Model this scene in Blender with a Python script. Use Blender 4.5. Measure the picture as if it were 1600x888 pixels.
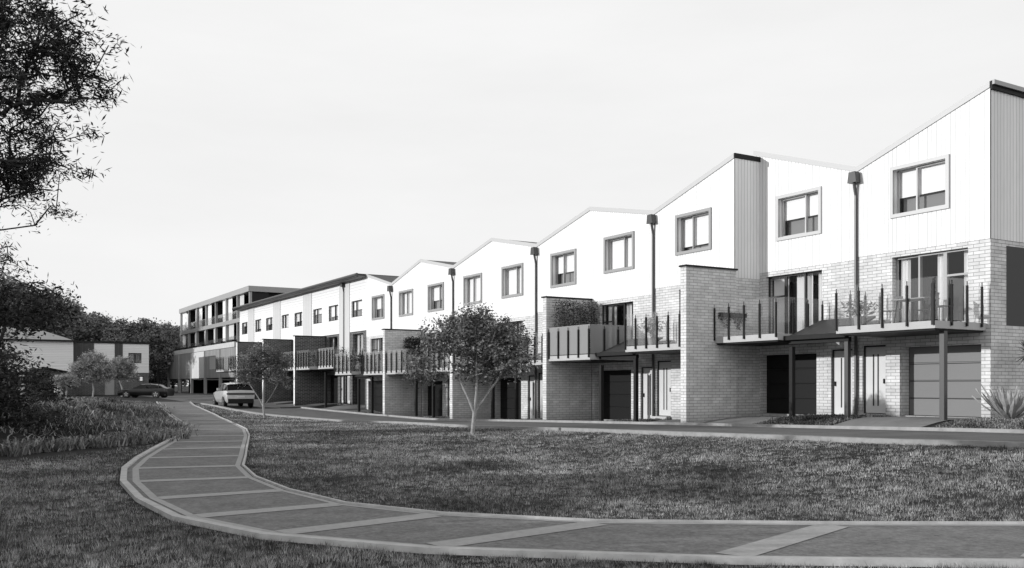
import bpy, bmesh, math, random
import numpy as np
from mathutils import Vector, Matrix, Quaternion
for o in list(bpy.data.objects): bpy.data.objects.remove(o, do_unlink=True)
SC = bpy.context.scene
COL = SC.collection
R = math.radians
# ------------------------------------------------------------------ camera
EZ = 1.45                       # eye height
FPX, HOR = 1460.0, 603.0        # focal length and horizon row for a 1600 px wide frame
cam_d = bpy.data.cameras.new("camera"); cam = bpy.data.objects.new("camera", cam_d); COL.objects.link(cam)
cam.location = (0, 0, EZ); cam.rotation_euler = (R(90), 0, 0)
cam_d.sensor_width = 36; cam_d.lens = FPX/1600*36; cam_d.shift_y = (HOR-444)/1600
cam_d.clip_start = 0.1; cam_d.clip_end = 6000
SC.camera = cam
SC.render.resolution_x = 1024; SC.render.resolution_y = 568
SC.view_settings.view_transform = 'Standard'; SC.view_settings.look = 'None'
SC.view_settings.gamma = 1; SC.view_settings.exposure = 0.1
# ------------------------------------------------------------------ sky and sun
SUN_EL = R(11.5); SX, SY = -0.974, -0.227
SUN = Vector((SX*math.cos(SUN_EL), SY*math.cos(SUN_EL), math.sin(SUN_EL))).normalized()
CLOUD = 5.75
W = bpy.data.worlds.new("World"); SC.world = W; W.use_nodes = True
nt = W.node_tree; nt.nodes.clear()
sky = nt.nodes.new('ShaderNodeTexSky'); sky.sky_type = 'NISHITA'; sky.sun_disc = False
sky.sun_elevation = SUN_EL; sky.sun_rotation = math.atan2(SX, SY)
sky.air_density = 1.0; sky.dust_density = 3.0; sky.ozone_density = 1.0
bw = nt.nodes.new('ShaderNodeRGBToBW'); bg = nt.nodes.new('ShaderNodeBackground'); wo = nt.nodes.new('ShaderNodeOutputWorld')
nt.links.new(sky.outputs[0], bw.inputs[0]); 
# thin bright high cloud over the clear sky
tcw = nt.nodes.new('ShaderNodeTexCoord'); mpw = nt.nodes.new('ShaderNodeMapping'); mpw.inputs['Scale'].default_value = (1.2, 1.2, 5)
nzw = nt.nodes.new('ShaderNodeTexNoise'); nzw.inputs['Scale'].default_value = 1.6; nzw.inputs['Detail'].default_value = 7; nzw.inputs['Roughness'].default_value = .6
nt.links.new(tcw.outputs['Generated'], mpw.inputs[0]); nt.links.new(mpw.outputs[0], nzw.inputs['Vector'])
mrw = nt.nodes.new('ShaderNodeMapRange'); mrw.inputs['From Min'].default_value = .35; mrw.inputs['From Max'].default_value = .65; mrw.inputs['To Min'].default_value = .92; mrw.inputs['To Max'].default_value = 1.0
nt.links.new(nzw.outputs['Fac'], mrw.inputs['Value'])
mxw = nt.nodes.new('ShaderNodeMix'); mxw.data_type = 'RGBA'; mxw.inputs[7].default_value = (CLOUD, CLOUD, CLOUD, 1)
# the veil is thick near the horizon and thins toward the zenith
spw = nt.nodes.new('ShaderNodeSeparateXYZ'); mzw = nt.nodes.new('ShaderNodeMapRange'); mzw.inputs['From Min'].default_value = .42; mzw.inputs['From Max'].default_value = .85; mzw.inputs['To Min'].default_value = 1; mzw.inputs['To Max'].default_value = .3
nt.links.new(tcw.outputs['Generated'], spw.inputs[0]); nt.links.new(spw.outputs[2], mzw.inputs['Value'])
mlw = nt.nodes.new('ShaderNodeMath'); mlw.operation = 'MULTIPLY'; nt.links.new(mrw.outputs[0], mlw.inputs[0]); nt.links.new(mzw.outputs[0], mlw.inputs[1])
nt.links.new(mlw.outputs[0], mxw.inputs[0]); # added brightness in the unseen sky behind the viewer, lifting shaded camera-facing walls
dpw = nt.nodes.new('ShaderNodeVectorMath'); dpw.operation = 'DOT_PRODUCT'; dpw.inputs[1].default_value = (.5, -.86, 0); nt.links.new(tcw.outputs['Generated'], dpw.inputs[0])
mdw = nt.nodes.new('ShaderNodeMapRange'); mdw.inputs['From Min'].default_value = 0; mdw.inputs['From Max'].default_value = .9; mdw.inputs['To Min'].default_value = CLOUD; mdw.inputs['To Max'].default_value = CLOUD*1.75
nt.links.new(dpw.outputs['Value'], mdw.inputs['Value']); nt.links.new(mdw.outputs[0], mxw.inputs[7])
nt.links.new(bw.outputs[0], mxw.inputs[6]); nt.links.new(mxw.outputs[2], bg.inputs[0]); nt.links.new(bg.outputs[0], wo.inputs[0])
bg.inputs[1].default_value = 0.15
sd = bpy.data.lights.new("sun", 'SUN'); sd.energy = 3.5; sd.angle = R(0.5); sd.color = (1, 1, 1)
so = bpy.data.objects.new("sun", sd); COL.objects.link(so); so.rotation_euler = (-SUN).to_track_quat('-Z', 'Y').to_euler()
so.location = SUN*200

# ------------------------------------------------------------------ frames and terrain
V1 = (-0.512, 0.859)      # along the row of houses, away from the camera
V2 = (0.859, 0.512)       # from the street into the houses
ROT = math.atan2(V1[1], V1[0])
def lerpk(keys, s):
    xs = [k[0] for k in keys]; ys = [k[1] for k in keys]
    return np.interp(s, xs, ys)
ZR = [(-40,-1.05),(12,-1.1),(24.2,-1.34),(33,-1.5),(41,-1.68),(50,-1.74),(58,-1.62),(66,-1.45),(80,-1.35),(97,-1.25),(130,-1.1),(400,-1.1)]
ZH = [(-40,-.93),(17.7,-.93),(22,-1.03),(26.4,-1.25),(30.7,-1.45),(35.1,-1.58),(39.3,-1.68),(43.6,-1.73),(47.8,-1.76),(52,-1.76),(57.5,-1.72),(59.5,-1.35),(66,-1.3),(90,-1.13),(130,-1.1),(400,-1.1)]
def sstep(a, b, x):
    t = np.clip((x-a)/(b-a), 0, 1); return t*t*(3-2*t)
def G(x, y):
    """ground height"""
    x = np.asarray(x, float); y = np.asarray(y, float)
    s = V1[0]*x+V1[1]*y; n = V2[0]*x+V2[1]*y
    zr = (lerpk(ZR, s-1.5)+lerpk(ZR, s)+lerpk(ZR, s+1.5))/3
    zh = (lerpk(ZH, s-.7)+lerpk(ZH, s)+lerpk(ZH, s+.7))/3
    zl = -1.45+(zr+1.45)*sstep(20, 45, s)
    z = zl+(zr-zl)*sstep(9.5, 16, n)
    z = z+(zh-z)*sstep(21.1, 23.2, n)
    return z+EZ
def Gf(x, y): return float(G(x, y))
def at(px, py):
    """point of the ground seen along a sight line"""
    u = (px-800)/FPX; v = (HOR-py)/FPX
    Y = np.concatenate([np.arange(3, 60, .05), np.arange(60, 400, .25)])
    d = EZ+v*Y-G(u*Y, Y)
    i = int(np.argmax(d < 0)) if (d < 0).any() else len(Y)-1
    if i > 0:
        a, b = d[i-1], d[i]; yy = Y[i-1]+(Y[i]-Y[i-1])*a/(a-b+1e-9)
    else: yy = Y[0]
    return (u*yy, yy)

# ------------------------------------------------------------------ materials
MATS = {}
def newmat(name):
    m = bpy.data.materials.new(name); m.use_nodes = True; MATS[name] = m
    b = m.node_tree.nodes['Principled BSDF']; return m, m.node_tree, b
def g3(v): return (v, v, v, 1)
def flat(name, c, rough=.6, metal=0, noise=0, scale=3, spec=.5, bump=0, coat=0):
    m, t, b = newmat(name)
    b.inputs['Base Color'].default_value = g3(c); b.inputs['Roughness'].default_value = rough
    b.inputs['Metallic'].default_value = metal; b.inputs['Specular IOR Level'].default_value = spec
    b.inputs['Coat Weight'].default_value = coat
    if noise or bump:
        tc = t.nodes.new('ShaderNodeTexCoord'); n = t.nodes.new('ShaderNodeTexNoise'); n.inputs['Scale'].default_value = scale
        n.inputs['Detail'].default_value = 6; n.inputs['Roughness'].default_value = .65
        t.links.new(tc.outputs['Object'], n.inputs['Vector'])
        mr = t.nodes.new('ShaderNodeMapRange'); mr.inputs['From Min'].default_value = .3; mr.inputs['From Max'].default_value = .7
        mr.inputs['To Min'].default_value = c*(1-noise); mr.inputs['To Max'].default_value = c*(1+noise)
        t.links.new(n.outputs['Fac'], mr.inputs['Value']); t.links.new(mr.outputs[0], b.inputs['Base Color'])
        if bump:
            bp = t.nodes.new('ShaderNodeBump'); bp.inputs['Strength'].default_value = bump; bp.inputs['Distance'].default_value = .02
            t.links.new(n.outputs['Fac'], bp.inputs['Height']); t.links.new(bp.outputs[0], b.inputs['Normal'])
    return m
def brick(name, c1, c2, mortar, w=.34, h=.10, ms=.008):
    m, t, b = newmat(name); L = t.links.new
    uv = t.nodes.new('ShaderNodeUVMap'); uv.uv_map = 'UVMap'
    br = t.nodes.new('ShaderNodeTexBrick'); br.offset = .5
    br.inputs['Color1'].default_value = g3(c1); br.inputs['Color2'].default_value = g3(c2); br.inputs['Mortar'].default_value = g3(mortar)
    br.inputs['Scale'].default_value = 1; br.inputs['Mortar Size'].default_value = ms; br.inputs['Mortar Smooth'].default_value = .25
    br.inputs['Brick Width'].default_value = w; br.inputs['Row Height'].default_value = h; br.inputs['Bias'].default_value = 0
    L(uv.outputs[0], br.inputs['Vector'])
    n = t.nodes.new('ShaderNodeTexNoise'); n.inputs['Scale'].default_value = 2.2; n.inputs['Detail'].default_value = 7
    L(uv.outputs[0], n.inputs['Vector'])
    mr = t.nodes.new('ShaderNodeMapRange'); mr.inputs['From Min'].default_value = .3; mr.inputs['From Max'].default_value = .7; mr.inputs['To Min'].default_value = .82; mr.inputs['To Max'].default_value = 1.12
    L(n.outputs['Fac'], mr.inputs['Value'])
    mx = t.nodes.new('ShaderNodeMix'); mx.data_type = 'RGBA'; mx.blend_type = 'MULTIPLY'; mx.inputs[0].default_value = 1
    # damp, slightly stained lowest courses
    sz = t.nodes.new('ShaderNodeSeparateXYZ'); L(uv.outputs[0], sz.inputs[0]); ms_ = t.nodes.new('ShaderNodeMath'); ms_.operation = 'MULTIPLY_ADD'; L(n.outputs['Fac'], ms_.inputs[0]); ms_.inputs[1].default_value = -.9; L(sz.outputs[1], ms_.inputs[2])
    md = t.nodes.new('ShaderNodeMapRange'); md.inputs['From Min'].default_value = -.55; md.inputs['From Max'].default_value = .05; md.inputs['To Min'].default_value = .62; md.inputs['To Max'].default_value = 1; L(ms_.outputs[0], md.inputs['Value'])
    mm = t.nodes.new('ShaderNodeMath'); mm.operation = 'MULTIPLY'; L(mr.outputs[0], mm.inputs[0]); L(md.outputs[0], mm.inputs[1])
    L(br.outputs['Color'], mx.inputs[6]); L(mm.outputs[0], mx.inputs[7]); L(mx.outputs[2], b.inputs['Base Color'])
    b.inputs['Roughness'].default_value = .85; b.inputs['Specular IOR Level'].default_value = .25
    bp = t.nodes.new('ShaderNodeBump'); bp.inputs['Strength'].default_value = .6; bp.inputs['Distance'].default_value = .012; bp.invert = True
    L(br.outputs['Fac'], bp.inputs['Height']); L(bp.outputs[0], b.inputs['Normal'])
    return m
def boards(name, c, pitch=.15, groove=.55, horiz=False, var=.05, rough=.6, gw=.07, grain=True):
    """boards with grooves between them, along V unless horiz"""
    m, t, b = newmat(name); L = t.links.new
    uv = t.nodes.new('ShaderNodeUVMap'); uv.uv_map = 'UVMap'
    sp = t.nodes.new('ShaderNodeSeparateXYZ'); L(uv.outputs[0], sp.inputs[0])
    def math_(op, a, bb=None, v=None):
        n = t.nodes.new('ShaderNodeMath'); n.operation = op
        L(a, n.inputs[0])
        if bb is not None: L(bb, n.inputs[1])
        if v is not None: n.inputs[1].default_value = v
        return n.outputs[0]
    q = math_('DIVIDE', sp.outputs[1 if horiz else 0], v=pitch)
    fr = math_('FRACT', q); fl = math_('FLOOR', q)
    gr = math_('LESS_THAN', fr, v=gw)
    wn = t.nodes.new('ShaderNodeTexWhiteNoise'); wn.noise_dimensions = '1D'; L(fl, wn.inputs['W'])
    mr = t.nodes.new('ShaderNodeMapRange'); mr.inputs['To Min'].default_value = c*(1-var); mr.inputs['To Max'].default_value = c*(1+var); L(wn.outputs['Value'], mr.inputs['Value'])
    mp = t.nodes.new('ShaderNodeMapping'); mp.inputs['Scale'].default_value = (2, 25, 1) if horiz else (25, 1.5, 1); L(uv.outputs[0], mp.inputs[0])
    n = t.nodes.new('ShaderNodeTexNoise'); n.inputs['Scale'].default_value = 1; n.inputs['Detail'].default_value = 5; L(mp.outputs[0], n.inputs['Vector'])
    m2 = t.nodes.new('ShaderNodeMapRange'); m2.inputs['From Min'].default_value = .3; m2.inputs['From Max'].default_value = .7; m2.inputs['To Min'].default_value = 1-var; m2.inputs['To Max'].default_value = 1+var*.6; L(n.outputs['Fac'], m2.inputs['Value'])
    cc = math_('MULTIPLY', mr.outputs[0], m2.outputs[0])
    mg = t.nodes.new('ShaderNodeMix'); mg.data_type = 'FLOAT'; L(gr, mg.inputs[0]); L(cc, mg.inputs[2]); mg.inputs[3].default_value = c*groove
    L(mg.outputs[0], b.inputs['Base Color']); b.inputs['Roughness'].default_value = rough; b.inputs['Specular IOR Level'].default_value = .3 if c > .1 else .12
    bp = t.nodes.new('ShaderNodeBump'); bp.inputs['Strength'].default_value = .5; bp.inputs['Distance'].default_value = .01; bp.invert = True
    L(gr, bp.inputs['Height']); L(bp.outputs[0], b.inputs['Normal'])
    return m
def glass(name, tint, base, refl=.9, rough=.02, milk=.0):
    """thin sheet: see-through, mirror-like at grazing angles, a little milky when asked"""
    m = bpy.data.materials.new(name); m.use_nodes = True; t = m.node_tree; t.nodes.clear(); L = t.links.new; MATS[name] = m
    out = t.nodes.new('ShaderNodeOutputMaterial'); tr = t.nodes.new('ShaderNodeBsdfTransparent'); gl = t.nodes.new('ShaderNodeBsdfGlossy'); fr = t.nodes.new('ShaderNodeLayerWeight'); pw = t.nodes.new('ShaderNodeMath'); pw.operation = 'POWER'; pw.inputs[1].default_value = 4.5
    tr.inputs[0].default_value = g3(tint); gl.inputs[0].default_value = g3(refl); gl.inputs['Roughness'].default_value = rough; fr.inputs[0].default_value = .5; L(fr.outputs['Facing'], pw.inputs[0])
    ad = t.nodes.new('ShaderNodeMath'); ad.operation = 'ADD'; ad.use_clamp = True; L(pw.outputs[0], ad.inputs[0]); ad.inputs[1].default_value = base
    mx = t.nodes.new('ShaderNodeMixShader'); L(ad.outputs[0], mx.inputs[0]); L(tr.outputs[0], mx.inputs[1]); L(gl.outputs[0], mx.inputs[2]); last = mx.outputs[0]
    if milk:
        df = t.nodes.new('ShaderNodeBsdfDiffuse'); df.inputs[0].default_value = g3(.75 if milk < .3 else .36)
        m2 = t.nodes.new('ShaderNodeMixShader'); m2.inputs[0].default_value = milk; L(last, m2.inputs[1]); L(df.outputs[0], m2.inputs[2]); last = m2.outputs[0]
    L(last, out.inputs[0]); return m
def leafmat(name, lo, hi, rough=.55, trans=.25, spec=.3):
    m = bpy.data.materials.new(name); m.use_nodes = True; t = m.node_tree; L = t.links.new; MATS[name] = m
    b = t.nodes['Principled BSDF']; out = [n for n in t.nodes if n.type == 'OUTPUT_MATERIAL'][0]
    ge = t.nodes.new('ShaderNodeNewGeometry'); mr = t.nodes.new('ShaderNodeMapRange'); mr.inputs['To Min'].default_value = lo; mr.inputs['To Max'].default_value = hi
    L(ge.outputs['Random Per Island'], mr.inputs['Value']); L(mr.outputs[0], b.inputs['Base Color'])
    b.inputs['Roughness'].default_value = rough; b.inputs['Specular IOR Level'].default_value = spec
    tl = t.nodes.new('ShaderNodeBsdfTranslucent'); L(mr.outputs[0], tl.inputs[0])
    mx = t.nodes.new('ShaderNodeMixShader'); mx.inputs[0].default_value = trans; L(b.outputs[0], mx.inputs[1]); L(tl.outputs[0], mx.inputs[2]); L(mx.outputs[0], out.inputs[0])
    return m
def patchy(name, s1=3.2, s2=.45, lo=.35, hi=1.45):
    t = MATS[name].node_tree; L = t.links.new; mr = [n for n in t.nodes if n.type == 'MAP_RANGE'][0]; outs = [l.to_socket for l in mr.outputs[0].links]
    tc = t.nodes.new('ShaderNodeTexCoord'); n1 = t.nodes.new('ShaderNodeTexNoise'); n1.inputs['Scale'].default_value = s1; n1.inputs['Detail'].default_value = 4; n2 = t.nodes.new('ShaderNodeTexNoise'); n2.inputs['Scale'].default_value = s2; n2.inputs['Detail'].default_value = 4
    L(tc.outputs['Object'], n1.inputs['Vector']); L(tc.outputs['Object'], n2.inputs['Vector'])
    ad = t.nodes.new('ShaderNodeMath'); ad.operation = 'ADD'; L(n1.outputs['Fac'], ad.inputs[0]); L(n2.outputs['Fac'], ad.inputs[1])
    m2 = t.nodes.new('ShaderNodeMapRange'); m2.inputs['From Min'].default_value = .75; m2.inputs['From Max'].default_value = 1.25; m2.inputs['To Min'].default_value = lo; m2.inputs['To Max'].default_value = hi; L(ad.outputs[0], m2.inputs['Value'])
    mu = t.nodes.new('ShaderNodeMath'); mu.operation = 'MULTIPLY'; L(mr.outputs[0], mu.inputs[0]); L(m2.outputs[0], mu.inputs[1])
    for o in outs: L(mu.outputs[0], o)
def speckle(name, lo, hi, scale, scale2, bump=.4, rough=.9, low=1.0):
    m, t, b = newmat(name); L = t.links.new
    tc = t.nodes.new('ShaderNodeTexCoord'); a = t.nodes.new('ShaderNodeTexNoise'); a.inputs['Scale'].default_value = scale; a.inputs['Detail'].default_value = 8; a.inputs['Roughness'].default_value = .75
    c = t.nodes.new('ShaderNodeTexNoise'); c.inputs['Scale'].default_value = scale2; c.inputs['Detail'].default_value = 5
    L(tc.outputs['Object'], a.inputs['Vector']); L(tc.outputs['Object'], c.inputs['Vector'])
    ad = t.nodes.new('ShaderNodeMath'); ad.operation = 'MULTIPLY_ADD'; L(c.outputs['Fac'], ad.inputs[0]); ad.inputs[1].default_value = low; L(a.outputs['Fac'], ad.inputs[2])
    mr = t.nodes.new('ShaderNodeMapRange'); mr.inputs['From Min'].default_value = .36+.36*low; mr.inputs['From Max'].default_value = .64+.64*low; mr.inputs['To Min'].default_value = lo; mr.inputs['To Max'].default_value = hi
    L(ad.outputs[0], mr.inputs['Value']); L(mr.outputs[0], b.inputs['Base Color']); b.inputs['Roughness'].default_value = rough; b.inputs['Specular IOR Level'].default_value = .2
    bp = t.nodes.new('ShaderNodeBump'); bp.inputs['Strength'].default_value = bump; bp.inputs['Distance'].default_value = .015
    L(a.outputs['Fac'], bp.inputs['Height']); L(bp.outputs[0], b.inputs['Normal'])
    return m
boards('siding', .72, pitch=.15, groove=.4, var=.07, gw=.09)
boards('siding_grey', .50, pitch=.2, groove=.7, var=.05)
boards('weatherboard', .70, pitch=.2, groove=.45, horiz=True, var=.05)
boards('timber_screen', .22, pitch=.3, groove=.45, var=.16)
boards('roof_sheet', .05, pitch=.2, groove=.5, var=.08, rough=.45, gw=.18)
boards('dark_boards', .07, pitch=.2, groove=.5, var=.1)
brick('brick_pale', .64, .53, .24)
brick('brick_dark', .075, .04, .32, ms=.010)
flat('concrete', .42, .8, noise=.14, scale=3, bump=.15)
flat('slab_edge', .38, .7, noise=.06, scale=2)
flat('render_white', .74, .8, noise=.02, scale=2)
flat('trim', .43, .5); flat('trim_pale', .5, .5)
flat('frame_dark', .03, .5, spec=.2); flat('frame_grey', .27, .4); flat('frame_pale', .44, .45)
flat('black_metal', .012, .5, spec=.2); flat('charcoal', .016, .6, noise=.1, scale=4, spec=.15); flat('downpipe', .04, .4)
boards('garage_grey', .15, pitch=.53, groove=.3, horiz=True, var=.02, gw=.03, rough=.45)
boards('garage_dark', .013, pitch=.53, groove=.3, horiz=True, var=.03, gw=.03, rough=.4)
flat('door_paint', .52, .4, noise=.04, scale=2)
flat('curtain', .78, .9); flat('blind', .80, .85); flat('blind_grey', .2, .85)
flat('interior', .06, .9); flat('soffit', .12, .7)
glass('pane', .93, .05); glass('rail_glass', .92, .07, milk=.04); glass('frosted', .55, .05, rough=.25, milk=.6); glass('car_glass', .03, .03)
speckle('asphalt', .10, .165, 60, 1.2); speckle('path_dark', .10, .25, 16, 2.2, bump=.3, low=.35); flat('path_pale', .33, .85, noise=.14, scale=14, bump=.1)
flat('path_edge', .44, .85, noise=.2, scale=4, bump=.2); flat('kerb', .26, .85, noise=.2, scale=4, bump=.2)
speckle('soil', .008, .03, 12, 1.1, bump=.8); speckle('mulch', .02, .075, 30, 3, bump=1); speckle('drive', .16, .26, 40, 1.3)
leafmat('grass', .008, .42, trans=.15, spec=.25); leafmat('tussock', .015, .34, trans=.25); leafmat('leaf_street', .02, .28, trans=.2, spec=.45)
leafmat('leaf_dark', .008, .035, trans=.15); leafmat('leaf_wood', .01, .32, trans=.12); leafmat('leaf_pale', .14, .42, trans=.25); leafmat('leaf_pot', .012, .07); leafmat('leaf_border_lit', .06, .40)
patchy('grass', 8, .5, .10, 2.0); patchy('tussock', 1.6, .3, .2, 1.7)
flat('agave', .30, .5, noise=.3, scale=6)
flat('bark_pale', .27, .85, noise=.35, scale=9, bump=.5); flat('bark_dark', .022, .9, noise=.4, scale=9, bump=.5)
flat('car_white', .42, .25, coat=.8); flat('car_grey', .05, .3, coat=.4); flat('car_black', .008, .3, coat=.25, spec=.3); flat('rubber', .015, .8); flat('rim', .35, .3, metal=.8); flat('lamp', .5, .15); flat('tail_lamp', .06, .15); flat('plate', .55, .5); flat('car_silver', .3, .25, coat=.8)
flat('pot', .25, .7); flat('pot_dark', .04, .6)
M = MATS

# ------------------------------------------------------------------ object helpers
def tag(o, label=None, cat=None, group=None, kind=None):
    if label: o['label'] = label
    if cat: o['category'] = cat
    if group: o['group'] = group
    if kind: o['kind'] = kind
    return o
def empty(name, loc, rz=0, label=None, cat=None, group=None):
    o = bpy.data.objects.new(name, None); COL.objects.link(o); o.location = loc; o.rotation_euler = (0, 0, rz); o.empty_display_size = .3
    return tag(o, label, cat, group)
def children(o): return [c for c in bpy.data.objects if c.parent == o]
def copy_tree(o, parent=None):
    c = o.copy(); COL.objects.link(c); c.parent = parent
    for ch in children(o): copy_tree(ch, c)
    return c
class MB:
    def __init__(s, mirror=None): s.v = []; s.f = []; s.mi = []; s.mats = []; s.mir = mirror; s.smooth = False
    def mat(s, m):
        if m not in s.mats: s.mats.append(m)
        return s.mats.index(m)
    def poly(s, pts, m=0):
        i = len(s.v); s.v += [tuple(p) for p in pts]; s.f.append(tuple(range(i, i+len(pts)))); s.mi.append(s.mat(m) if m else 0)
    def box(s, x0, x1, y0, y1, z0, z1, m=None):
        i = len(s.v); k = s.mat(m) if m else 0
        s.v += [(x0,y0,z0),(x1,y0,z0),(x1,y1,z0),(x0,y1,z0),(x0,y0,z1),(x1,y0,z1),(x1,y1,z1),(x0,y1,z1)]
        for q in ((0,3,2,1),(4,5,6,7),(0,1,5,4),(1,2,6,5),(2,3,7,6),(3,0,4,7)): s.f.append(tuple(i+a for a in q)); s.mi.append(k)
        return s
    def prism(s, pts, y0, y1, m=None, axis='y'):
        """polygon in x,z pushed along y (or polygon in y,z pushed along x)"""
        n = len(pts); i = len(s.v); k = s.mat(m) if m else 0
        f = (lambda p, c: (p[0], c, p[1])) if axis == 'y' else ((lambda p, c: (c, p[0], p[1])) if axis == 'x' else (lambda p, c: (p[0], p[1], c)))
        s.v += [f(p, y0) for p in pts]+[f(p, y1) for p in pts]
        s.f.append(tuple(range(i, i+n))); s.f.append(tuple(range(i+2*n-1, i+n-1, -1))); s.mi += [k, k]
        for a in range(n):
            b = (a+1) % n; s.f.append((i+a, i+n+a, i+n+b, i+b)); s.mi.append(k)
        return s
    def tube(s, p, q, r0, r1=None, seg=8, m=None, cap=True):
        r1 = r0 if r1 is None else r1; p = Vector(p); q = Vector(q); d = (q-p)
        if d.length < 1e-6: return s
        k = s.mat(m) if m else 0
        a = d.normalized().orthogonal().normalized(); b = d.normalized().cross(a); i = len(s.v)
        for c, r in ((p, r0), (q, r1)):
            for j in range(seg):
                t = 2*math.pi*j/seg; s.v.append(tuple(c+a*math.cos(t)*r+b*math.sin(t)*r))
        for j in range(seg):
            jj = (j+1) % seg; s.f.append((i+j, i+jj, i+seg+jj, i+seg+j)); s.mi.append(k)
        if cap: s.f.append(tuple(range(i+seg-1, i-1, -1))); s.f.append(tuple(range(i+seg, i+2*seg))); s.mi += [k, k]
        return s
    def build(s, name, mat=None, parent=None, label=None, bevel=0, smooth=False):
        vs = s.v
        if s.mir is not None: vs = [(s.mir-x, y, z) for x, y, z in vs]
        me = bpy.data.meshes.new(name); me.from_pydata(vs, [], s.f)
        bm = bmesh.new(); bm.from_mesh(me); bmesh.ops.recalc_face_normals(bm, faces=bm.faces)
        if bevel: bmesh.ops.bevel(bm, geom=[e for e in bm.edges], offset=bevel, segments=1, affect='EDGES', profile=.5)
        uvl = bm.loops.layers.uv.new('UVMap')
        for f in bm.faces:
            n = f.normal; ax = max(range(3), key=lambda k: abs(n[k])); f.smooth = smooth
            for l in f.loops:
                c = l.vert.co; l[uvl].uv = ((c.y, c.z), (c.x, c.z), (c.x, c.y))[ax]
        bm.to_mesh(me); bm.free()
        for m in (s.mats if s.mats else [mat]): me.materials.append(M[m] if isinstance(m, str) else m)
        if s.mats:
            pass
        o = bpy.data.objects.new(name, me); COL.objects.link(o); o.parent = parent
        if s.mats and len(s.mats) > 1 and not bevel:
            for p, k in zip(me.polygons, s.mi): p.material_index = k
        if label: o['label'] = label
        return o
def nmesh(name, verts, k, mat, parent=None, smooth=False):
    """verts (F*k,3): F separate faces of k corners each"""
    me = bpy.data.meshes.new(name); n = len(verts); F = n//k
    me.vertices.add(n); me.vertices.foreach_set('co', np.asarray(verts, np.float32).ravel())
    me.loops.add(n); me.loops.foreach_set('vertex_index', np.arange(n, dtype=np.int32))
    me.polygons.add(F); me.polygons.foreach_set('loop_start', np.arange(0, n, k, dtype=np.int32))
    me.update(calc_edges=True); me.validate()
    me.materials.append(M[mat]); o = bpy.data.objects.new(name, me); COL.objects.link(o); o.parent = parent
    return o
def gridmesh(name, P, mat, faces_ok=None, parent=None):
    """P (r,c,3) grid of points"""
    r, c = P.shape[:2]; idx = np.arange(r*c).reshape(r, c)
    q = np.stack([idx[:-1,:-1], idx[:-1,1:], idx[1:,1:], idx[1:,:-1]], -1).reshape(-1, 4)
    me = bpy.data.meshes.new(name); me.from_pydata(P.reshape(-1, 3).tolist(), [], q.tolist())
    for p in me.polygons: p.use_smooth = True
    bm = bmesh.new(); bm.from_mesh(me); bmesh.ops.recalc_face_normals(bm, faces=bm.faces)
    if sum(f.normal.z for f in bm.faces) < 0: bmesh.ops.reverse_faces(bm, faces=bm.faces)
    bm.to_mesh(me); bm.free()
    me.materials.append(M[mat]); o = bpy.data.objects.new(name, me); COL.objects.link(o); o.parent = parent
    return o
def patch(name, pts, mat, off=.02, res=.5, kind='structure', label=None):
    """convex polygon laid on the ground"""
    xs = [p[0] for p in pts]; ys = [p[1] for p in pts]
    area = sum(pts[i][0]*pts[(i+1) % len(pts)][1]-pts[(i+1) % len(pts)][0]*pts[i][1] for i in range(len(pts)))
    if area < 0: pts = pts[::-1]
    gx = np.arange(min(xs)-res, max(xs)+2*res, res); gy = np.arange(min(ys)-res, max(ys)+2*res, res)
    X, Y = np.meshgrid(gx, gy); P = np.stack([X, Y, np.zeros_like(X)], -1)
    o = gridmesh(name, P, mat); me = o.data; bm = bmesh.new(); bm.from_mesh(me)
    for i in range(len(pts)):
        a = Vector((*pts[i], 0)); b = Vector((*pts[(i+1) % len(pts)], 0)); d = b-a; nrm = Vector((d.y, -d.x, 0)).normalized()
        bmesh.ops.bisect_plane(bm, geom=bm.verts[:]+bm.edges[:]+bm.faces[:], plane_co=a, plane_no=nrm, clear_outer=True)
    for v in bm.verts: v.co.z = Gf(v.co.x, v.co.y)+off
    bm.to_mesh(me); bm.free()
    return tag(o, label, None, None, kind)
def resample(pl, step):
    out = [pl[0]]
    for a, b in zip(pl[:-1], pl[1:]):
        n = max(1, int(math.hypot(b[0]-a[0], b[1]-a[1])/step))
        for i in range(1, n+1): out.append((a[0]+(b[0]-a[0])*i/n, a[1]+(b[1]-a[1])*i/n))
    return out
def offset_pl(pl, d):
    out = []
    for i, p in enumerate(pl):
        a = pl[max(i-1, 0)]; b = pl[min(i+1, len(pl)-1)]; dx, dy = b[0]-a[0], b[1]-a[1]; L = math.hypot(dx, dy) or 1
        out.append((p[0]-dy/L*d, p[1]+dx/L*d))
    return out
def ribbon(name, A, B, mat, off, parent=None, off2=None):
    P = np.zeros((len(A), 2, 3))
    for i, (a, b) in enumerate(zip(A, B)):
        P[i, 0] = (a[0], a[1], Gf(*a)+off); P[i, 1] = (b[0], b[1], Gf(*b)+(off if off2 is None else off2))
    return gridmesh(name, P, mat, parent=parent)
def kerbing(name, A, B, mat, h, base=-.05):
    P = np.zeros((len(A), 4, 3))
    for i, (a, b) in enumerate(zip(A, B)):
        za, zb = Gf(*a), Gf(*b)
        P[i, 0] = (a[0], a[1], za+base); P[i, 1] = (a[0], a[1], za+h); P[i, 2] = (b[0], b[1], zb+h); P[i, 3] = (b[0], b[1], zb+base)
    o = gridmesh(name, P, mat)
    for p in o.data.polygons: p.use_smooth = False
    return o

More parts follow.
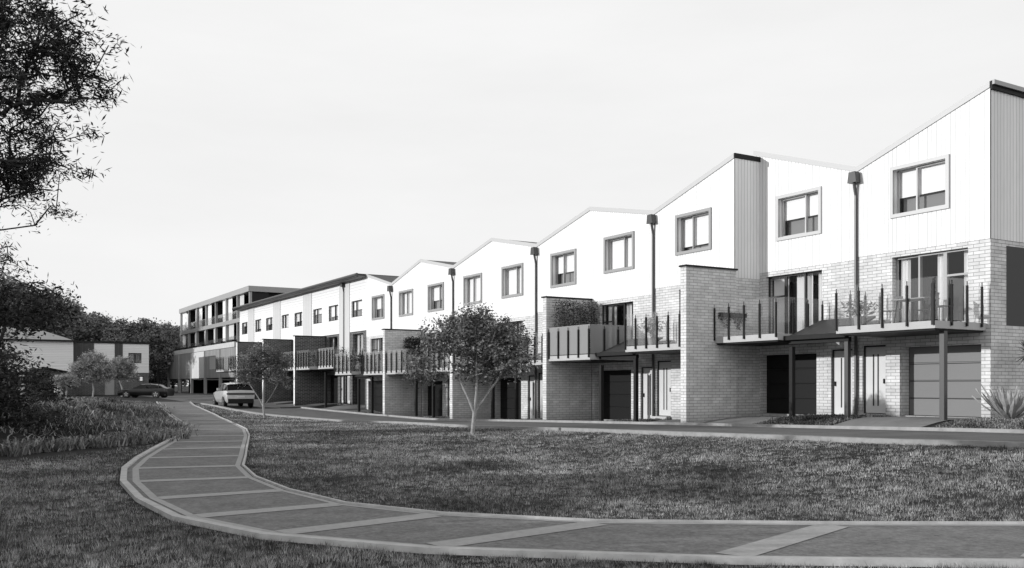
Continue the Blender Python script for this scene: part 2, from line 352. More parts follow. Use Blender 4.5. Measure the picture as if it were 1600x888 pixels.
# ------------------------------------------------------------------ ground, road, path
def axis(lo, hi, step, far):
    a = list(np.arange(lo, hi+1e-6, step)); s = step*1.5; x = hi
    while x < far: x += s; s *= 1.35; a.append(x)
    s = step*1.5; x = lo; pre = []
    while x > -far: x -= s; s *= 1.35; pre.append(x)
    return np.array(pre[::-1]+a)
gx = axis(-50, 24, .5, 2500); gy = axis(4, 115, .5, 2500)
X, Y = np.meshgrid(gx, gy)
tag(gridmesh('ground', np.stack([X, Y, G(X, Y)], -1), 'soil'), kind='structure')

# far kerb and near kerb of the lane
FK = [at(*p) for p in [(1548,677.5),(1300,671.5),(1060,665.5),(853,661),(703,658.5),(607,651.5),(560,647.5),(500,641.6),(466,638)]]
e = (FK[0][0]-FK[1][0], FK[0][1]-FK[1][1]); FK = [(FK[0][0]+e[0]*3, FK[0][1]+e[1]*3)]+FK
NK = [at(*p) for p in [(1600,699.5),(1390,693.5),(1187,685),(1040,679.5),(887,673.5),(737,669),(625,662.5),(500,656.5),(461,653),(412,648.5),(360,640),(318,632)]]
e = (NK[0][0]-NK[1][0], NK[0][1]-NK[1][1]); NK = [(NK[0][0]+e[0]*4, NK[0][1]+e[1]*4)]+NK
def sn(p): return (V1[0]*p[0]+V1[1]*p[1], V2[0]*p[0]+V2[1]*p[1])
def xy(s, n): return (V1[0]*s+V2[0]*n, V1[1]*s+V2[1]*n)
fk = [sn(p) for p in FK]; nk = [sn(p) for p in NK]
fks = sorted(fk); nks = sorted(nk)
def fkn(s): return float(np.interp(s, [p[0] for p in fks], [p[1] for p in fks]))
def nkn(s): return float(np.interp(s, [p[0] for p in nks], [p[1] for p in nks]))
ss = np.arange(-12, fks[-1][0], .6)
A = [xy(s, fkn(s)) for s in ss]; B = [xy(s, nkn(s)) for s in ss]
P = np.zeros((len(ss), 9, 3))
for i, (a, b) in enumerate(zip(A, B)):
    for j in range(9):
        x = a[0]+(b[0]-a[0])*j/8; y = a[1]+(b[1]-a[1])*j/8; P[i, j] = (x, y, Gf(x, y)+.02)
tag(gridmesh('road', P, 'asphalt'), kind='structure')
def shift(pl, d): return [xy(s_, n_+d) for s_, n_ in (sn(p) for p in pl)]
tag(kerbing('kerb', shift(A, -.02), shift(A, .16), 'kerb', .11), kind='structure')
tag(ribbon('gutter', shift(A, -.36), shift(A, -.02), 'kerb', .028), kind='structure')
ss2 = np.arange(-12, nks[-1][0], .6); B2 = [xy(s, nkn(s)) for s in ss2]
tag(kerbing('kerb', shift(B2, -.22), shift(B2, -.02), 'kerb', .10), kind='structure')
tag(ribbon('gutter', shift(B2, -.02), shift(B2, .3), 'kerb', .028), kind='structure')
# parking court at the end of the lane
pk = [B2[-1], at(249, 628.5), at(186, 621.5), at(180, 617.5), at(240, 614.5), at(330, 614.5), at(440, 624), A[-1]]
patch('parking_court', [at(246,629), at(176,620.5), at(180,615.5), at(262,613.5), at(400,613.5), at(420,622), at(470,635), A[-1], xy(ss[-1], nkn(ss[-1])), at(316,632)], 'asphalt', .012, 1.0)

rungs = [((249.7,628.5),(294.7,628.5)),((254.9,635.5),(301.7,634.8)),((261.8,641.7),(317,641.4)),((268.7,647.6),(331,647.6)),((282.6,657),(350,657)),((290.6,663),(360.6,662.5)),
 ((293,667.7),(369,667)),((294.7,673),(378,672)),((287.8,683.3),(381.4,682.3)),((274,692.7),(379,691)),((255,704),(376,701)),((234,717.7),(372.7,714.5)),((216.7,734.3),(366.9,730.5)),
 ((218.4,755),(384.9,748.9)),((248,782),(435,769.7)),((308.6,810.6),(524,792)),((441,837),(677,809)),((681,857.5),(932,822)),((1145,873),(1302,825.5))]
RU = [(at(*a), at(*b)) for a, b in rungs]
for k in range(1, 5):
    RU.append(((RU[18][0][0]+2.5*k, RU[18][0][1]-.16*k), (RU[18][1][0]+2.5*k, RU[18][1][1]-.03*k)))
Lp, Rp = [], []
for (a0, b0), (a1, b1) in zip(RU[:-1], RU[1:]):
    n = max(1, int(math.hypot(a1[0]-a0[0], a1[1]-a0[1])/.4))
    for i in range(n):
        t = i/n; Lp.append((a0[0]+(a1[0]-a0[0])*t, a0[1]+(a1[1]-a0[1])*t)); Rp.append((b0[0]+(b1[0]-b0[0])*t, b0[1]+(b1[1]-b0[1])*t))
Lp.append(RU[-1][0]); Rp.append(RU[-1][1])
P = np.zeros((len(Lp), 7, 3))
for i, (a, b) in enumerate(zip(Lp, Rp)):
    for j in range(7):
        x = a[0]+(b[0]-a[0])*j/6; y = a[1]+(b[1]-a[1])*j/6; P[i, j] = (x, y, Gf(x, y)+.025)
tag(gridmesh('footpath', P, 'path_dark'), kind='structure')
def bands(pl, sgn, steps):
    x = 0
    for w, mat, h, nm in steps:
        a = offset_pl(pl, sgn*x); b = offset_pl(pl, sgn*(x+w))
        o = kerbing(nm, a, b, mat, h) if h > .03 else ribbon(nm, a, b, mat, h)
        tag(o, kind='structure'); x += w
sg = 1
a, b = Lp[10], Rp[10]; o_ = offset_pl(Lp, 1)[10]
if math.hypot(o_[0]-b[0], o_[1]-b[1]) < math.hypot(a[0]-b[0], a[1]-b[1]): sg = -1
bands(Lp, sg, [(.10,'path_pale',.028,'path_border'),(.08,'path_dark',.024,'path_joint'),(.095,'path_edge',.055,'path_kerb')])
bands(Rp, -sg, [(.09,'path_pale',.028,'path_border'),(.03,'path_dark',.024,'path_joint'),(.04,'path_edge',.05,'path_kerb')])
P = []
for (a, b) in RU[1:]:
    # cross band 0.17 m wide, lying across the path
    i0 = [(a[0]+(b[0]-a[0])*k/10, a[1]+(b[1]-a[1])*k/10) for k in range(11)]
    tag(ribbon('path_band', offset_pl(i0, .16), offset_pl(i0, -.16), 'path_pale', .030), kind='structure')
# ------------------------------------------------------------------ townhouses
PA = (0.5123*26, 26.0)        # corner of the end house, ground line of its front
PB = (7.83, 32.84)            # front plane of all the others, one step forward
def frontpt(O, t, d=0): return (O[0]+V1[0]*t-V2[0]*d, O[1]+V1[1]*t-V2[1]*d)

def wall_panel(mb, x0, x1, zb, ztop, ops, m=None, y=0.0, reveal=.16, rev_m=None):
    """upright sheet at y with openings (x0,x1,z0,z1) and their reveals; ztop(x) may slope"""
    xs = sorted({x0, x1, *[o[0] for o in ops], *[o[1] for o in ops]})
    xs = [x for x in xs if x0 <= x <= x1]
    for a, b in zip(xs[:-1], xs[1:]):
        mid = (a+b)/2; cuts = sorted([(o[2], o[3]) for o in ops if o[0] < mid < o[1]]); z = zb
        for c0, c1 in cuts:
            if c0 > z+1e-4: mb.poly([(a,y,z),(b,y,z),(b,y,c0),(a,y,c0)], m)
            z = c1
        mb.poly([(a,y,z),(b,y,z),(b,y,ztop(b)),(a,y,ztop(a))], m)
    for o in ops:
        a, b, c, d = o; q = y-reveal; r = rev_m or m
        mb.poly([(a,y,c),(a,q,c),(a,q,d),(a,y,d)], r); mb.poly([(b,y,c),(b,q,c),(b,q,d),(b,y,d)], r)
        mb.poly([(a,y,d),(a,q,d),(b,q,d),(b,y,d)], r)
        if c > zb+.01: mb.poly([(a,y,c),(a,q,c),(b,q,c),(b,y,c)], r)
def sash(mb, x0, x1, z0, z1, y, w=.05, d=.05):
    mb.box(x0, x1, y-d, y, z1-w, z1); mb.box(x0, x1, y-d, y, z0, z0+w)
    mb.box(x0, x0+w, y-d, y, z0+w, z1-w); mb.box(x1-w, x1, y-d, y, z0+w, z1-w)
def curtain(mb, x0, x1, z0, z1, y, amp=.035, pitch=.11):
    n = max(2, int((x1-x0)/pitch*2)); xs = np.linspace(x0, x1, n+1)
    for i in range(n):
        ya = y+(amp if i % 2 else -amp); yb = y+(-amp if i % 2 else amp)
        mb.poly([(xs[i],ya,z0),(xs[i+1],yb,z0),(xs[i+1],yb,z1),(xs[i],ya,z1)])
DEPTH = 9.5
def upper_window(house, mir, x0, x1, z0, z1, fmat, rnd, split=.6, blind=.68, surround=True, bmat='blind', y=.02):
    f = MB(mir)
    if surround:
        w = .11
        f.box(x0-w, x1+w, y-.02, y+.055, z1, z1+w); f.box(x0-w, x1+w, y-.02, y+.055, z0-w, z0)
        f.box(x0-w, x0, y-.02, y+.055, z0, z1); f.box(x1, x1+w, y-.02, y+.055, z0, z1)
    yy = y-(.13 if surround else .05); xm = x0+(x1-x0)*split
    sash(f, x0, xm+.03, z0, z1, yy); sash(f, xm-.02, x1, z0, z1, yy-.052)
    wf = f.build('window', fmat, house)
    g = MB(mir); g.poly([(x0+.05,yy-.03,z0+.05),(xm-.02,yy-.03,z0+.05),(xm-.02,yy-.03,z1-.05),(x0+.05,yy-.03,z1-.05)])
    g.poly([(xm+.03,yy-.08,z0+.05),(x1-.05,yy-.08,z0+.05),(x1-.05,yy-.08,z1-.05),(xm+.03,yy-.08,z1-.05)])
    g.build('pane', 'pane', wf)
    if blind > 0:
        b = MB(mir); zb = z1-(z1-z0)*blind; b.box(x0+.02, x1-.02, yy-.15, yy-.14, zb, z1-.02); b.build('blind', bmat, wf)
    i = MB(mir); i.box(x0+.03, x1-.03, yy-.32, yy-.30, z0, z1); i.build('inner_blind', 'blind_grey', wf)
def slider(house, mir, x0, x1, z0, z1, fmat, side_transom=True, y=0., cur=(.0, .16, .34, .5, .82, 1.0)):
    f = MB(mir); yy = y-.13
    if side_transom:
        xa = x0+(x1-x0)*.32; zt = z0+(z1-z0)*.66
        sash(f, x0, xa, z0, z1, yy, .055); f.box(x0+.05, xa-.05, yy-.05, yy, zt-.03, zt+.03)
        xm = (xa+x1)/2; sash(f, xa+.001, xm+.04, z0, z1, yy-.002, .06); sash(f, xm-.03, x1, z0, z1, yy-.055, .06)
        panes = [(x0+.05, xa-.05, -.02), (xa+.06, xm-.02, -.03), (xm+.03, x1-.05, -.08)]
    else:
        xm = (x0+x1)/2; sash(f, x0, xm+.04, z0, z1, yy, .06); sash(f, xm-.03, x1, z0, z1, yy-.055, .06)
        panes = [(x0+.05, xm-.02, -.02), (xm+.03, x1-.05, -.08)]
    w = f.build('sliding_door', fmat, house)
    g = MB(mir)
    for a, b, o in panes: g.poly([(a,yy+o,z0+.05),(b,yy+o,z0+.05),(b,yy+o,z1-.05),(a,yy+o,z1-.05)])
    g.build('pane', 'pane', w)
    for k in range(0, len(cur), 2):
        if cur[k+1]-cur[k] < .02: continue
        c = MB(mir); curtain(c, x0+(x1-x0)*cur[k]+.03, x0+(x1-x0)*cur[k+1]-.03, z0+.02, z1-.03, yy-.22); c.build('curtain', 'curtain', w)
def front_door(house, mir, x0, x1, z0, z1, y=0.):
    d = MB(mir); yy = y-.10; d.box(x0+.05, x1-.05, yy-.05, yy, z0+.02, z1-.05)
    o = d.build('front_door', 'door_paint', house, bevel=.004)
    f = MB(mir); f.box(x0, x0+.048, yy-.07, yy+.03, z0, z1); f.box(x1-.048, x1, yy-.07, yy+.03, z0, z1); f.box(x0+.048, x1-.048, yy-.07, yy+.03, z1-.048, z1)
    f.build('door_frame', 'frame_dark', o)
    s = MB(mir); c = (x0+x1)/2
    for q in (-.085, .085):
        s.box(c+q-.022, c+q+.022, yy+.001, yy+.012, z0+.25, z1-.28)
    s.build('door_slot', 'frame_dark', o)
    h = MB(mir); h.box(x0+.1, x0+.13, yy+.001, yy+.05, z0+.95, z0+1.1); h.build('door_handle', 'black_metal', o)
    st = MB(mir); st.box(x0, x1, yy, y+.22, z0-.16, z0-.003); st.build('door_step', 'concrete', house)
def garage_door(house, mir, x0, x1, z0, z1, mat, y=0.):
    g = MB(mir); yy = y-.30; h = (z1-z0)/4
    for k in range(4): g.box(x0+.02, x1-.02, yy-.04, yy, z0+k*h+.008, z0+(k+1)*h-.008)
    o = g.build('garage_door', mat, house, bevel=.006)
    b = MB(mir); b.box(x0, x1, yy-.07, yy-.045, z0, z1); b.build('door_seal', 'frame_dark', o)
def balcony(house, mir, x0, x1, d, zt, npost, nside, gmat='rail_glass', sides=('lo', 'hi'), thick=.21, tall=()):
    b = MB(mir); b.box(x0, x1, .003, d, zt-thick, zt); bo = b.build('balcony', 'slab_edge', house, bevel=.006)
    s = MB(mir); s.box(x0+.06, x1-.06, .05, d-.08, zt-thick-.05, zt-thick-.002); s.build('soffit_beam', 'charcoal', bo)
    def post(px, py, w=.046, h=1.0):
        p = MB(mir); p.box(px-w/2, px+w/2, py-.03, py+.03, zt-.12, zt+h); p.box(px-.008, px+.008, py-.012, py+.012, zt+h, zt+h+.12)
        p.build('rail_post', 'black_metal', bo)
    for i in range(npost):
        px = x0+.04+(x1-x0-.08)*i/(npost-1); post(px, d+.033, .075 if (i == 0) else .046, 1.0+(.25 if i in tall else 0))
    g = MB(mir); g.poly([(x0+.02,d-.007,zt+.03),(x1-.02,d-.007,zt+.03),(x1-.02,d-.007,zt+1.18),(x0+.02,d-.007,zt+1.18)]); g.build('glass_panel', gmat, bo)
    for sd_ in sides:
        xx = x0-.033 if sd_ == 'lo' else x1+.033
        for j in range(nside):
            post(xx, d-(d-.25)*(j+1)/(nside+.0)+.0)
        g = MB(mir); xi = x0+.002 if sd_ == 'lo' else x1-.012
        g.poly([(xi,.12,zt+.03),(xi,d-.02,zt+.03),(xi,d-.02,zt+1.18),(xi,.12,zt+1.18)]); g.build('glass_panel', gmat, bo)
    return bo

def townhouse(O, t0, Wd, mirror, z0, zpk, zvl, label, gable=True, dark=False, blade=False, garage='garage_dark', bal=(.1, 3.3, 5, 3), frosted=False,
              pipe=True, porch=False, win=(1.33, 3.1), wz=(6.15, 7.5), rnd=None, sl=(.68, 3.18), fr='frame_grey', blade_d=2.36, blade_top=None, seed=0, z0u=None, bmat='blind', bl=.7, endwall=False, sides=('lo','hi'), depth=DEPTH):
    x0, y0 = frontpt(O, t0)
    zb = z0+EZ
    h = empty('townhouse', (x0, y0, zb), ROT, label, 'townhouse', 'townhouses along the lane')
    mir = Wd if mirror else None
    rz = lambda v: v+EZ-zb                 # eye-relative height -> local
    ZP, ZV = rz(zpk), rz(zvl)
    top = lambda x: ZP+(ZV-ZP)*x/Wd
    zu = (z0u-z0) if z0u is not None else 0
    zs = 5.0+zu                             # brick below, boards above
    bm_ = 'brick_dark' if dark else 'brick_pale'
    gx0, gx1, dx0, dx1 = (.28, 2.82, 3.42, 4.28) if Wd > 4.2 else (.28, 2.6, 3.05, 3.85)
    L1 = 2.65+zu
    ops = [(gx0, gx1, 0, 2.07), (dx0, dx1, .02, 2.17), (sl[0], sl[1], L1+.06, 4.84+zu)]
    w = MB(mir); wall_panel(w, 0, Wd, -.6, lambda x: zs, ops, reveal=.32)
    w.build('brick_wall', bm_, h)
    u = MB(mir); wo_ = (win[0], win[1], wz[0]+zu, wz[1]+zu)
    umat = 'siding' if gable else 'weatherboard'
    wall_panel(u, 0, Wd, zs, top, [wo_], y=.02, reveal=.3, rev_m=None); u.poly([(0,0,zs),(Wd,0,zs),(Wd,.02,zs),(0,.02,zs)])
    u.build('upper_cladding', umat, h)
    if not gable:
        s = MB(mir); s.box(Wd-1.0, Wd, .0, .06, zs-1.9, top(Wd)-.02); s.build('cladding_strip', 'siding_grey', h)
    # shell: sides, back, floors
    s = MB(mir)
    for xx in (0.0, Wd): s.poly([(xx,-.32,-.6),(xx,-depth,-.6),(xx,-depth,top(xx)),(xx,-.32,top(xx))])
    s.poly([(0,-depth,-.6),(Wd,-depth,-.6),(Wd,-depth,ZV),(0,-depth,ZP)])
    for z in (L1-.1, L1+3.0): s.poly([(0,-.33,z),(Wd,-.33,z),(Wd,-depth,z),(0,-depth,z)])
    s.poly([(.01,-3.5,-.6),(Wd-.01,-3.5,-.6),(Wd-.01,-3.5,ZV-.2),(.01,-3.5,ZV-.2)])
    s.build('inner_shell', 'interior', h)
    # roof
    r = MB(mir); ov = .12
    if gable:
        a = (0, top(0)); b = (Wd, top(Wd))
        r.prism([(0,ZP+.02),(Wd,ZV+.02),(Wd,ZV+.14),(0,ZP+.14)], -depth-.2, .0)
        ro = r.build('roof', 'roof_sheet', h)
        f = MB(mir); f.prism([(0,ZP-.0),(Wd,ZV-.0),(Wd,ZV+.17),(0,ZP+.17)], .002, .055); f.build('barge_board', 'trim', ro)
    else:
        r.box(0, Wd, -depth, .62, ZP+.02, ZP+.14); ro = r.build('roof', 'roof_sheet', h)
        f = MB(mir); f.tube((0,.68,ZP+.06),(Wd,.68,ZP+.06), .12, seg=10, cap=True); f.build('gutter', 'downpipe', ro)
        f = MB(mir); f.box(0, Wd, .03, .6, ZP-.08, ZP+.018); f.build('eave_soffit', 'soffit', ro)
    fm = fr
    upper_window(h, mir, wo_[0], wo_[1], wo_[2], wo_[3], fm if gable else 'frame_dark', rnd, split=.6, blind=bl, surround=gable, bmat=bmat)
    slider(h, mir, sl[0], sl[1], ops[2][2], ops[2][3], 'frame_grey' if garage == 'garage_grey' else 'frame_dark', side_transom=(sl[1]-sl[0] > 2.2),
           cur=[(0,.16,.34,.5,.84,1.0),(0,.3,.42,.75,.8,1.0),(0,.2,.7,1.0),(.05,.35,.6,.8)][seed % 4])
    front_door(h, mir, dx0, dx1, .02, 2.17); garage_door(h, mir, gx0, gx1, 0, 2.07, garage)
    bx0, bx1, np_, ns_ = bal
    balcony(h, mir, bx0, bx1, 2.28, L1+.0, np_, ns_, 'frosted' if frosted else 'rail_glass', sides=sides)
    # posts under the balcony and the porch
    def col(px, py, topz, w=.075, nm='post'):
        X_, Y_ = x0, y0
        lx = (Wd-px) if mirror else px
        gxw = x0+V1[0]*lx-V2[0]*py; gyw = y0+V1[1]*lx-V2[1]*py
        g = Gf(gxw, gyw)-zb
        c = MB(mir); c.box(px-w, px+w, py-w, py+w, g-.05, topz); c.build(nm, 'charcoal' if not garage == 'garage_grey' else 'downpipe', h, bevel=.006)
    if garage == 'garage_grey': col(bx0+.12, 1.75, L1-.262)
    if porch is not None:
        col(Wd-1.08, 1.78, L1-.42, .07)
    if pipe:
        p = MB(mir); p.prism([(Wd-.12,ZV-.02),(Wd+.12,ZV-.02),(Wd+.17,ZV-.36),(Wd-.17,ZV-.36)], .06, .28); p.build('rain_head', 'downpipe', h)
        p = MB(mir); p.tube((Wd,.16,ZV-.36),(Wd,.075,ZV-.75), .05, seg=10); p.tube((Wd,.075,ZV-.75),(Wd,.075,-.1), .05, seg=10); p.build('downpipe', 'downpipe', h, smooth=False)
        if porch:
            c = MB(mir); zt = L1+.40; zf = L1-.28; hw = 1.16
            c.poly([(Wd-hw,1.9,zf+.1),(Wd+hw,1.9,zf+.1),(Wd+hw-.12,.45,zt),(Wd-hw+.12,.45,zt)]); c.poly([(Wd-hw,1.9,zf+.04),(Wd+hw,1.9,zf+.04),(Wd+hw-.12,.45,zt-.06),(Wd-hw+.12,.45,zt-.06)])
            for q in (-1, 1): c.poly([(Wd+q*hw,1.9,zf+.04),(Wd+q*hw,1.9,zf+.1),(Wd+q*(hw-.12),.45,zt),(Wd+q*(hw-.12),.45,zt-.06)])
            ca = c.build('porch_roof', 'roof_sheet', h)
            c = MB(mir); c.box(Wd-hw-.06, Wd+hw+.06, 1.9, 2.02, zf-.02, zf+.12); c.build('gutter', 'charcoal', ca)
            c = MB(mir); c.box(Wd-hw, Wd+hw, 1.70, 1.84, zf-.14, zf+.0); c.build('porch_beam', 'charcoal', ca)
    if blade:
        bt = rz(blade_top); b = MB(mir)
        b.box(-.14, .14, .065, blade_d, -.7, bt); bo = b.build('blade_wall', bm_, h)
        c = MB(mir); c.box(-.19, .19, .03, blade_d+.05, bt+.002, bt+.06); c.build('coping', 'charcoal', bo)
        c = MB(mir); c.box(-.139, .139, blade_d+.001, blade_d+.014, -.7, bt-.002)
        if dark: c.build('rendered_face', 'render_white', bo)
    return h

TH = []
L_ = ["end townhouse at the far right with its brick side wall showing and grey garage door",
 "townhouse set back in the corner right of the tallest blade wall, curtained sliding doors",
 "townhouse left of the tallest blade wall, its gable corner stepping forward",
 "townhouse with frosted balcony screen and bamboo behind, dark garage beneath",
 "townhouse just left of the blade wall that carries the bamboo balcony",
 "townhouse half hidden by the near street tree, blade wall at its left edge",
 "townhouse behind the left half of the near street tree's crown, dark garage under its balcony",
 "townhouse with a tall dark planted hedge at the side of its balcony",
 "narrow looking gabled townhouse just left of the blade wall beside the hedge balcony",
 "last gabled townhouse, where the pitched roofs end and flat eaves begin",
 "first flat-eaved townhouse, next to the last gable, tall posts on its balcony",
 "flat-eaved townhouse with the nearest dark brick blade wall and pale balcony edge",
 "flat-eaved townhouse left of the nearest dark brick blade wall",
 "flat-eaved townhouse whose lower floors stand behind the far street tree",
 "flat-eaved townhouse above the left side of the far street tree's crown",
 "flat-eaved townhouse third from the far end of the flat row",
 "flat-eaved townhouse second from the far end of the flat row",
 "flat-eaved townhouse at the far end of the row beside the apartment building"]
BV = [0, 4.38, 8.68, 12.98, 17.25, 21.5, 25.75, 29.97, 34.2]
rp = [8.0, 6.7, 7.55, 6.52, 7.38, 6.45, 7.28, 6.28, 7.28]     # peaks and valleys
Z0 = [-1.2, -1.42, -1.56, -1.68, -1.73, -1.79, -1.8, -1.75]
# the set-back pair
TH.append(townhouse(PA, 0, 4.47, False, -.90, 8.30, 6.82, L_[0], garage='garage_grey', bal=(.13, 3.40, 5, 3), porch=True, win=(1.34, 3.11), fr='frame_pale', bl=.62, seed=0))
TH.append(townhouse(PA, 4.47, 4.47, True, -.98, 8.30, 6.82, L_[1], bal=(.35, 3.25, 5, 3), pipe=False, win=(1.19, 2.95), sl=(.55, 3.05), fr='frame_pale', bl=.55, seed=1, sides=('hi',)))
for i in range(8):
    a, b = BV[i], BV[i+1]; mirror = i % 2 == 1; pk, vl = (rp[i], rp[i+1]) if not mirror else (rp[i+1], rp[i])
    bl = [0, 0, 0, 0][0]
    TH.append(townhouse(PB, a, b-a, mirror, Z0[i], pk, vl, L_[2+i], blade=(mirror and i in (1, 3, 5)) or i == 0,
        blade_top={0: 4.03, 1: 3.68, 3: 3.35, 5: 3.22}.get(i), porch=True if not mirror else False, pipe=not mirror,
        bal=(.2, 3.15, 5, 3) if mirror else (.2, 3.3, 6, 4), frosted=(i == 1), win=(1.14, 2.95) if i != 0 else (1.25, 2.98), sl=(.68, 2.95),
        fr='frame_grey', bl=[.85, 1.0, .6, .95, 1.0, .6, .95, .55][i], wz=(6.25, 7.55) if i < 2 else (6.15, 7.5), seed=i+2, sides=('hi',) if i in (0,1,2,3,5) else ('lo','hi'),
        garage='garage_dark', bmat='blind'))
zt = [-1.3, -1.3, -1.3, -1.27, -1.22, -1.18, -1.13, -1.13]
for i in range(8):
    a = 34.2+4.02*i; mirror = i % 2 == 1
    TH.append(townhouse(PB, a, 4.02, mirror, zt[i], 7.30, 7.30, L_[10+i], gable=False, dark=True, blade=(mirror and i < 7), blade_top=3.55+.05*i, blade_d=2.36, pipe=not mirror and i == 0, porch=None if i else False,
        bal=(.15, 3.1, 6, 3), win=(.75, 2.72), wz=(6.0, 7.12), sl=(.6, 2.5), seed=i+1, bl=[.55,.7,.35,.62,1.0,.5,.75,.3][i], z0u=None))
# end wall of the row (faces the viewer), its window, and eave coloured dark for its unlit side; part of the end house
H1 = TH[0]; D = DEPTH
w = MB(); zs = 5.0
ops = [(.73, 1.95, 2.6, 4.85)]
def endwall(mb, z0_, z1f, ops_, x=-.002):
    t_ = MB(); wall_panel(t_, 0, D, z0_, z1f, ops_, reveal=.14)
    base = len(mb.v); mb.v += [(x+(-yy), -xx, zz) for xx, yy, zz in t_.v]; mb.f += [tuple(base+k for k in f) for f in t_.f]; mb.mi += [0]*len(t_.f); mb.mat('x') if not mb.mats else None
w = MB(); t_ = MB(); wall_panel(t_, 0, D, -.6, lambda x: zs, ops, reveal=.14); w.v = [(-.004-yy, -xx, zz) for xx, yy, zz in t_.v]; w.f = t_.f; w.build('brick_wall', 'brick_pale', H1)
ZP1 = 8.30+EZ-(-.90+EZ)
w = MB(); t_ = MB(); wall_panel(t_, -.02, D, zs, lambda x: ZP1, []); w.v = [(-.02-yy, -xx, zz) for xx, yy, zz in t_.v]; w.f = t_.f; w.build('upper_cladding', 'siding', H1)
f = MB(); f.box(-.08, -.022, -D-.2, .057, ZP1-.06, ZP1+.17); f.build('roof_fascia', 'charcoal', H1)
f = MB(); f.box(-.15, -.081, -D-.2, .06, ZP1+.06, ZP1+.18); f.build('gutter', 'frame_grey', H1)
f = MB()
for (a, b) in ((-1.95, -1.89), (-.79, -.73)): f.box(.08, .13, a, b, 2.6, 4.85)
f.box(.08, .13, -1.89, -.79, 4.79, 4.85); f.box(.08, .13, -1.89, -.79, 2.6, 2.66); f.box(.08, .13, -1.89, -.79, 3.52, 3.57)
wn_ = f.build('window', 'frame_dark', H1); g = MB(); g.poly([(.11,-1.89,2.66),(.11,-.79,2.66),(.11,-.79,4.79),(.11,-1.89,4.79)]); g.build('pane', 'pane', wn_)
# return wall where the row steps forward: belongs to the first forward house
H3 = TH[2]; zb3 = H3.location.z
w = MB(); dz = zb3
ZP3 = 8.0+EZ-zb3
w.poly([(-.005,0,-.7),(-.005,-1.35,-.7),(-.005,-1.35,5.0),(-.005,0,5.0)]); w.build('brick_wall', 'brick_pale', H3)
w = MB(); w.poly([(-.02,.02,5.0),(-.02,-9,5.0),(-.02,-9,ZP3),(-.02,.02,ZP3)]); w.poly([(-.02,.02,5.0),(0,.02,5.0),(0,-9,5.0),(-.02,-9,5.0)]); w.build('upper_cladding', 'siding', H3)
f = MB(); f.box(-.06, -.022, -9, .057, ZP3+.01, ZP3+.17); f.build('roof_fascia', 'charcoal', H3)
# far end wall
HL = TH[-1]
w = MB(); w.poly([(-.01,0,-.6),(-.01,-D,-.6),(-.01,-D,5.0),(-.01,0,5.0)]); 
w = MB(4.02); w.poly([(-.01,.06,-.6),(-.01,-D,-.6),(-.01,-D,8.4),(-.01,.06,8.4)]); w.build('end_wall', 'weatherboard', HL)

# driveways, garden beds
def local_patch(name, O, x0, x1, d0, d1, mat, off, kind='structure'):
    pts = [frontpt(O, x0, d0), frontpt(O, x1, d0), frontpt(O, x1, d1), frontpt(O, x0, d1)]
    return patch(name, pts, mat, off, .45, kind)
local_patch('driveway', PA, .1, 2.95, -.3, 3.68, 'drive', .012); local_patch('driveway', PA, 6.0, 8.85, -.3, 3.68, 'drive', .012)
local_patch('garden_bed', PA, 3.0, 5.95, .0, 3.6, 'mulch', .016)
for i in range(4):
    a = BV[2*i]; v = BV[2*i+1]; c = BV[2*i+2]
    local_patch('driveway', PB, a+.15, a+2.95, -.3, 2.45, 'drive', .012); local_patch('driveway', PB, c-2.95, c-.15, -.3, 2.45, 'drive', .012)
    local_patch('garden_bed', PB, a+3.0, c-3.0, .0, 2.4, 'mulch', .016)
for i in range(4):
    a = 34.2+8.04*i
    local_patch('driveway', PB, a+.1, a+2.7, -.3, 5.5, 'drive', .012); local_patch('driveway', PB, a+5.3, a+7.9, -.3, 5.5, 'drive', .012)
local_patch('garden_bed', PA, -8, -.1, -1.0, 3.4, 'mulch', .016)
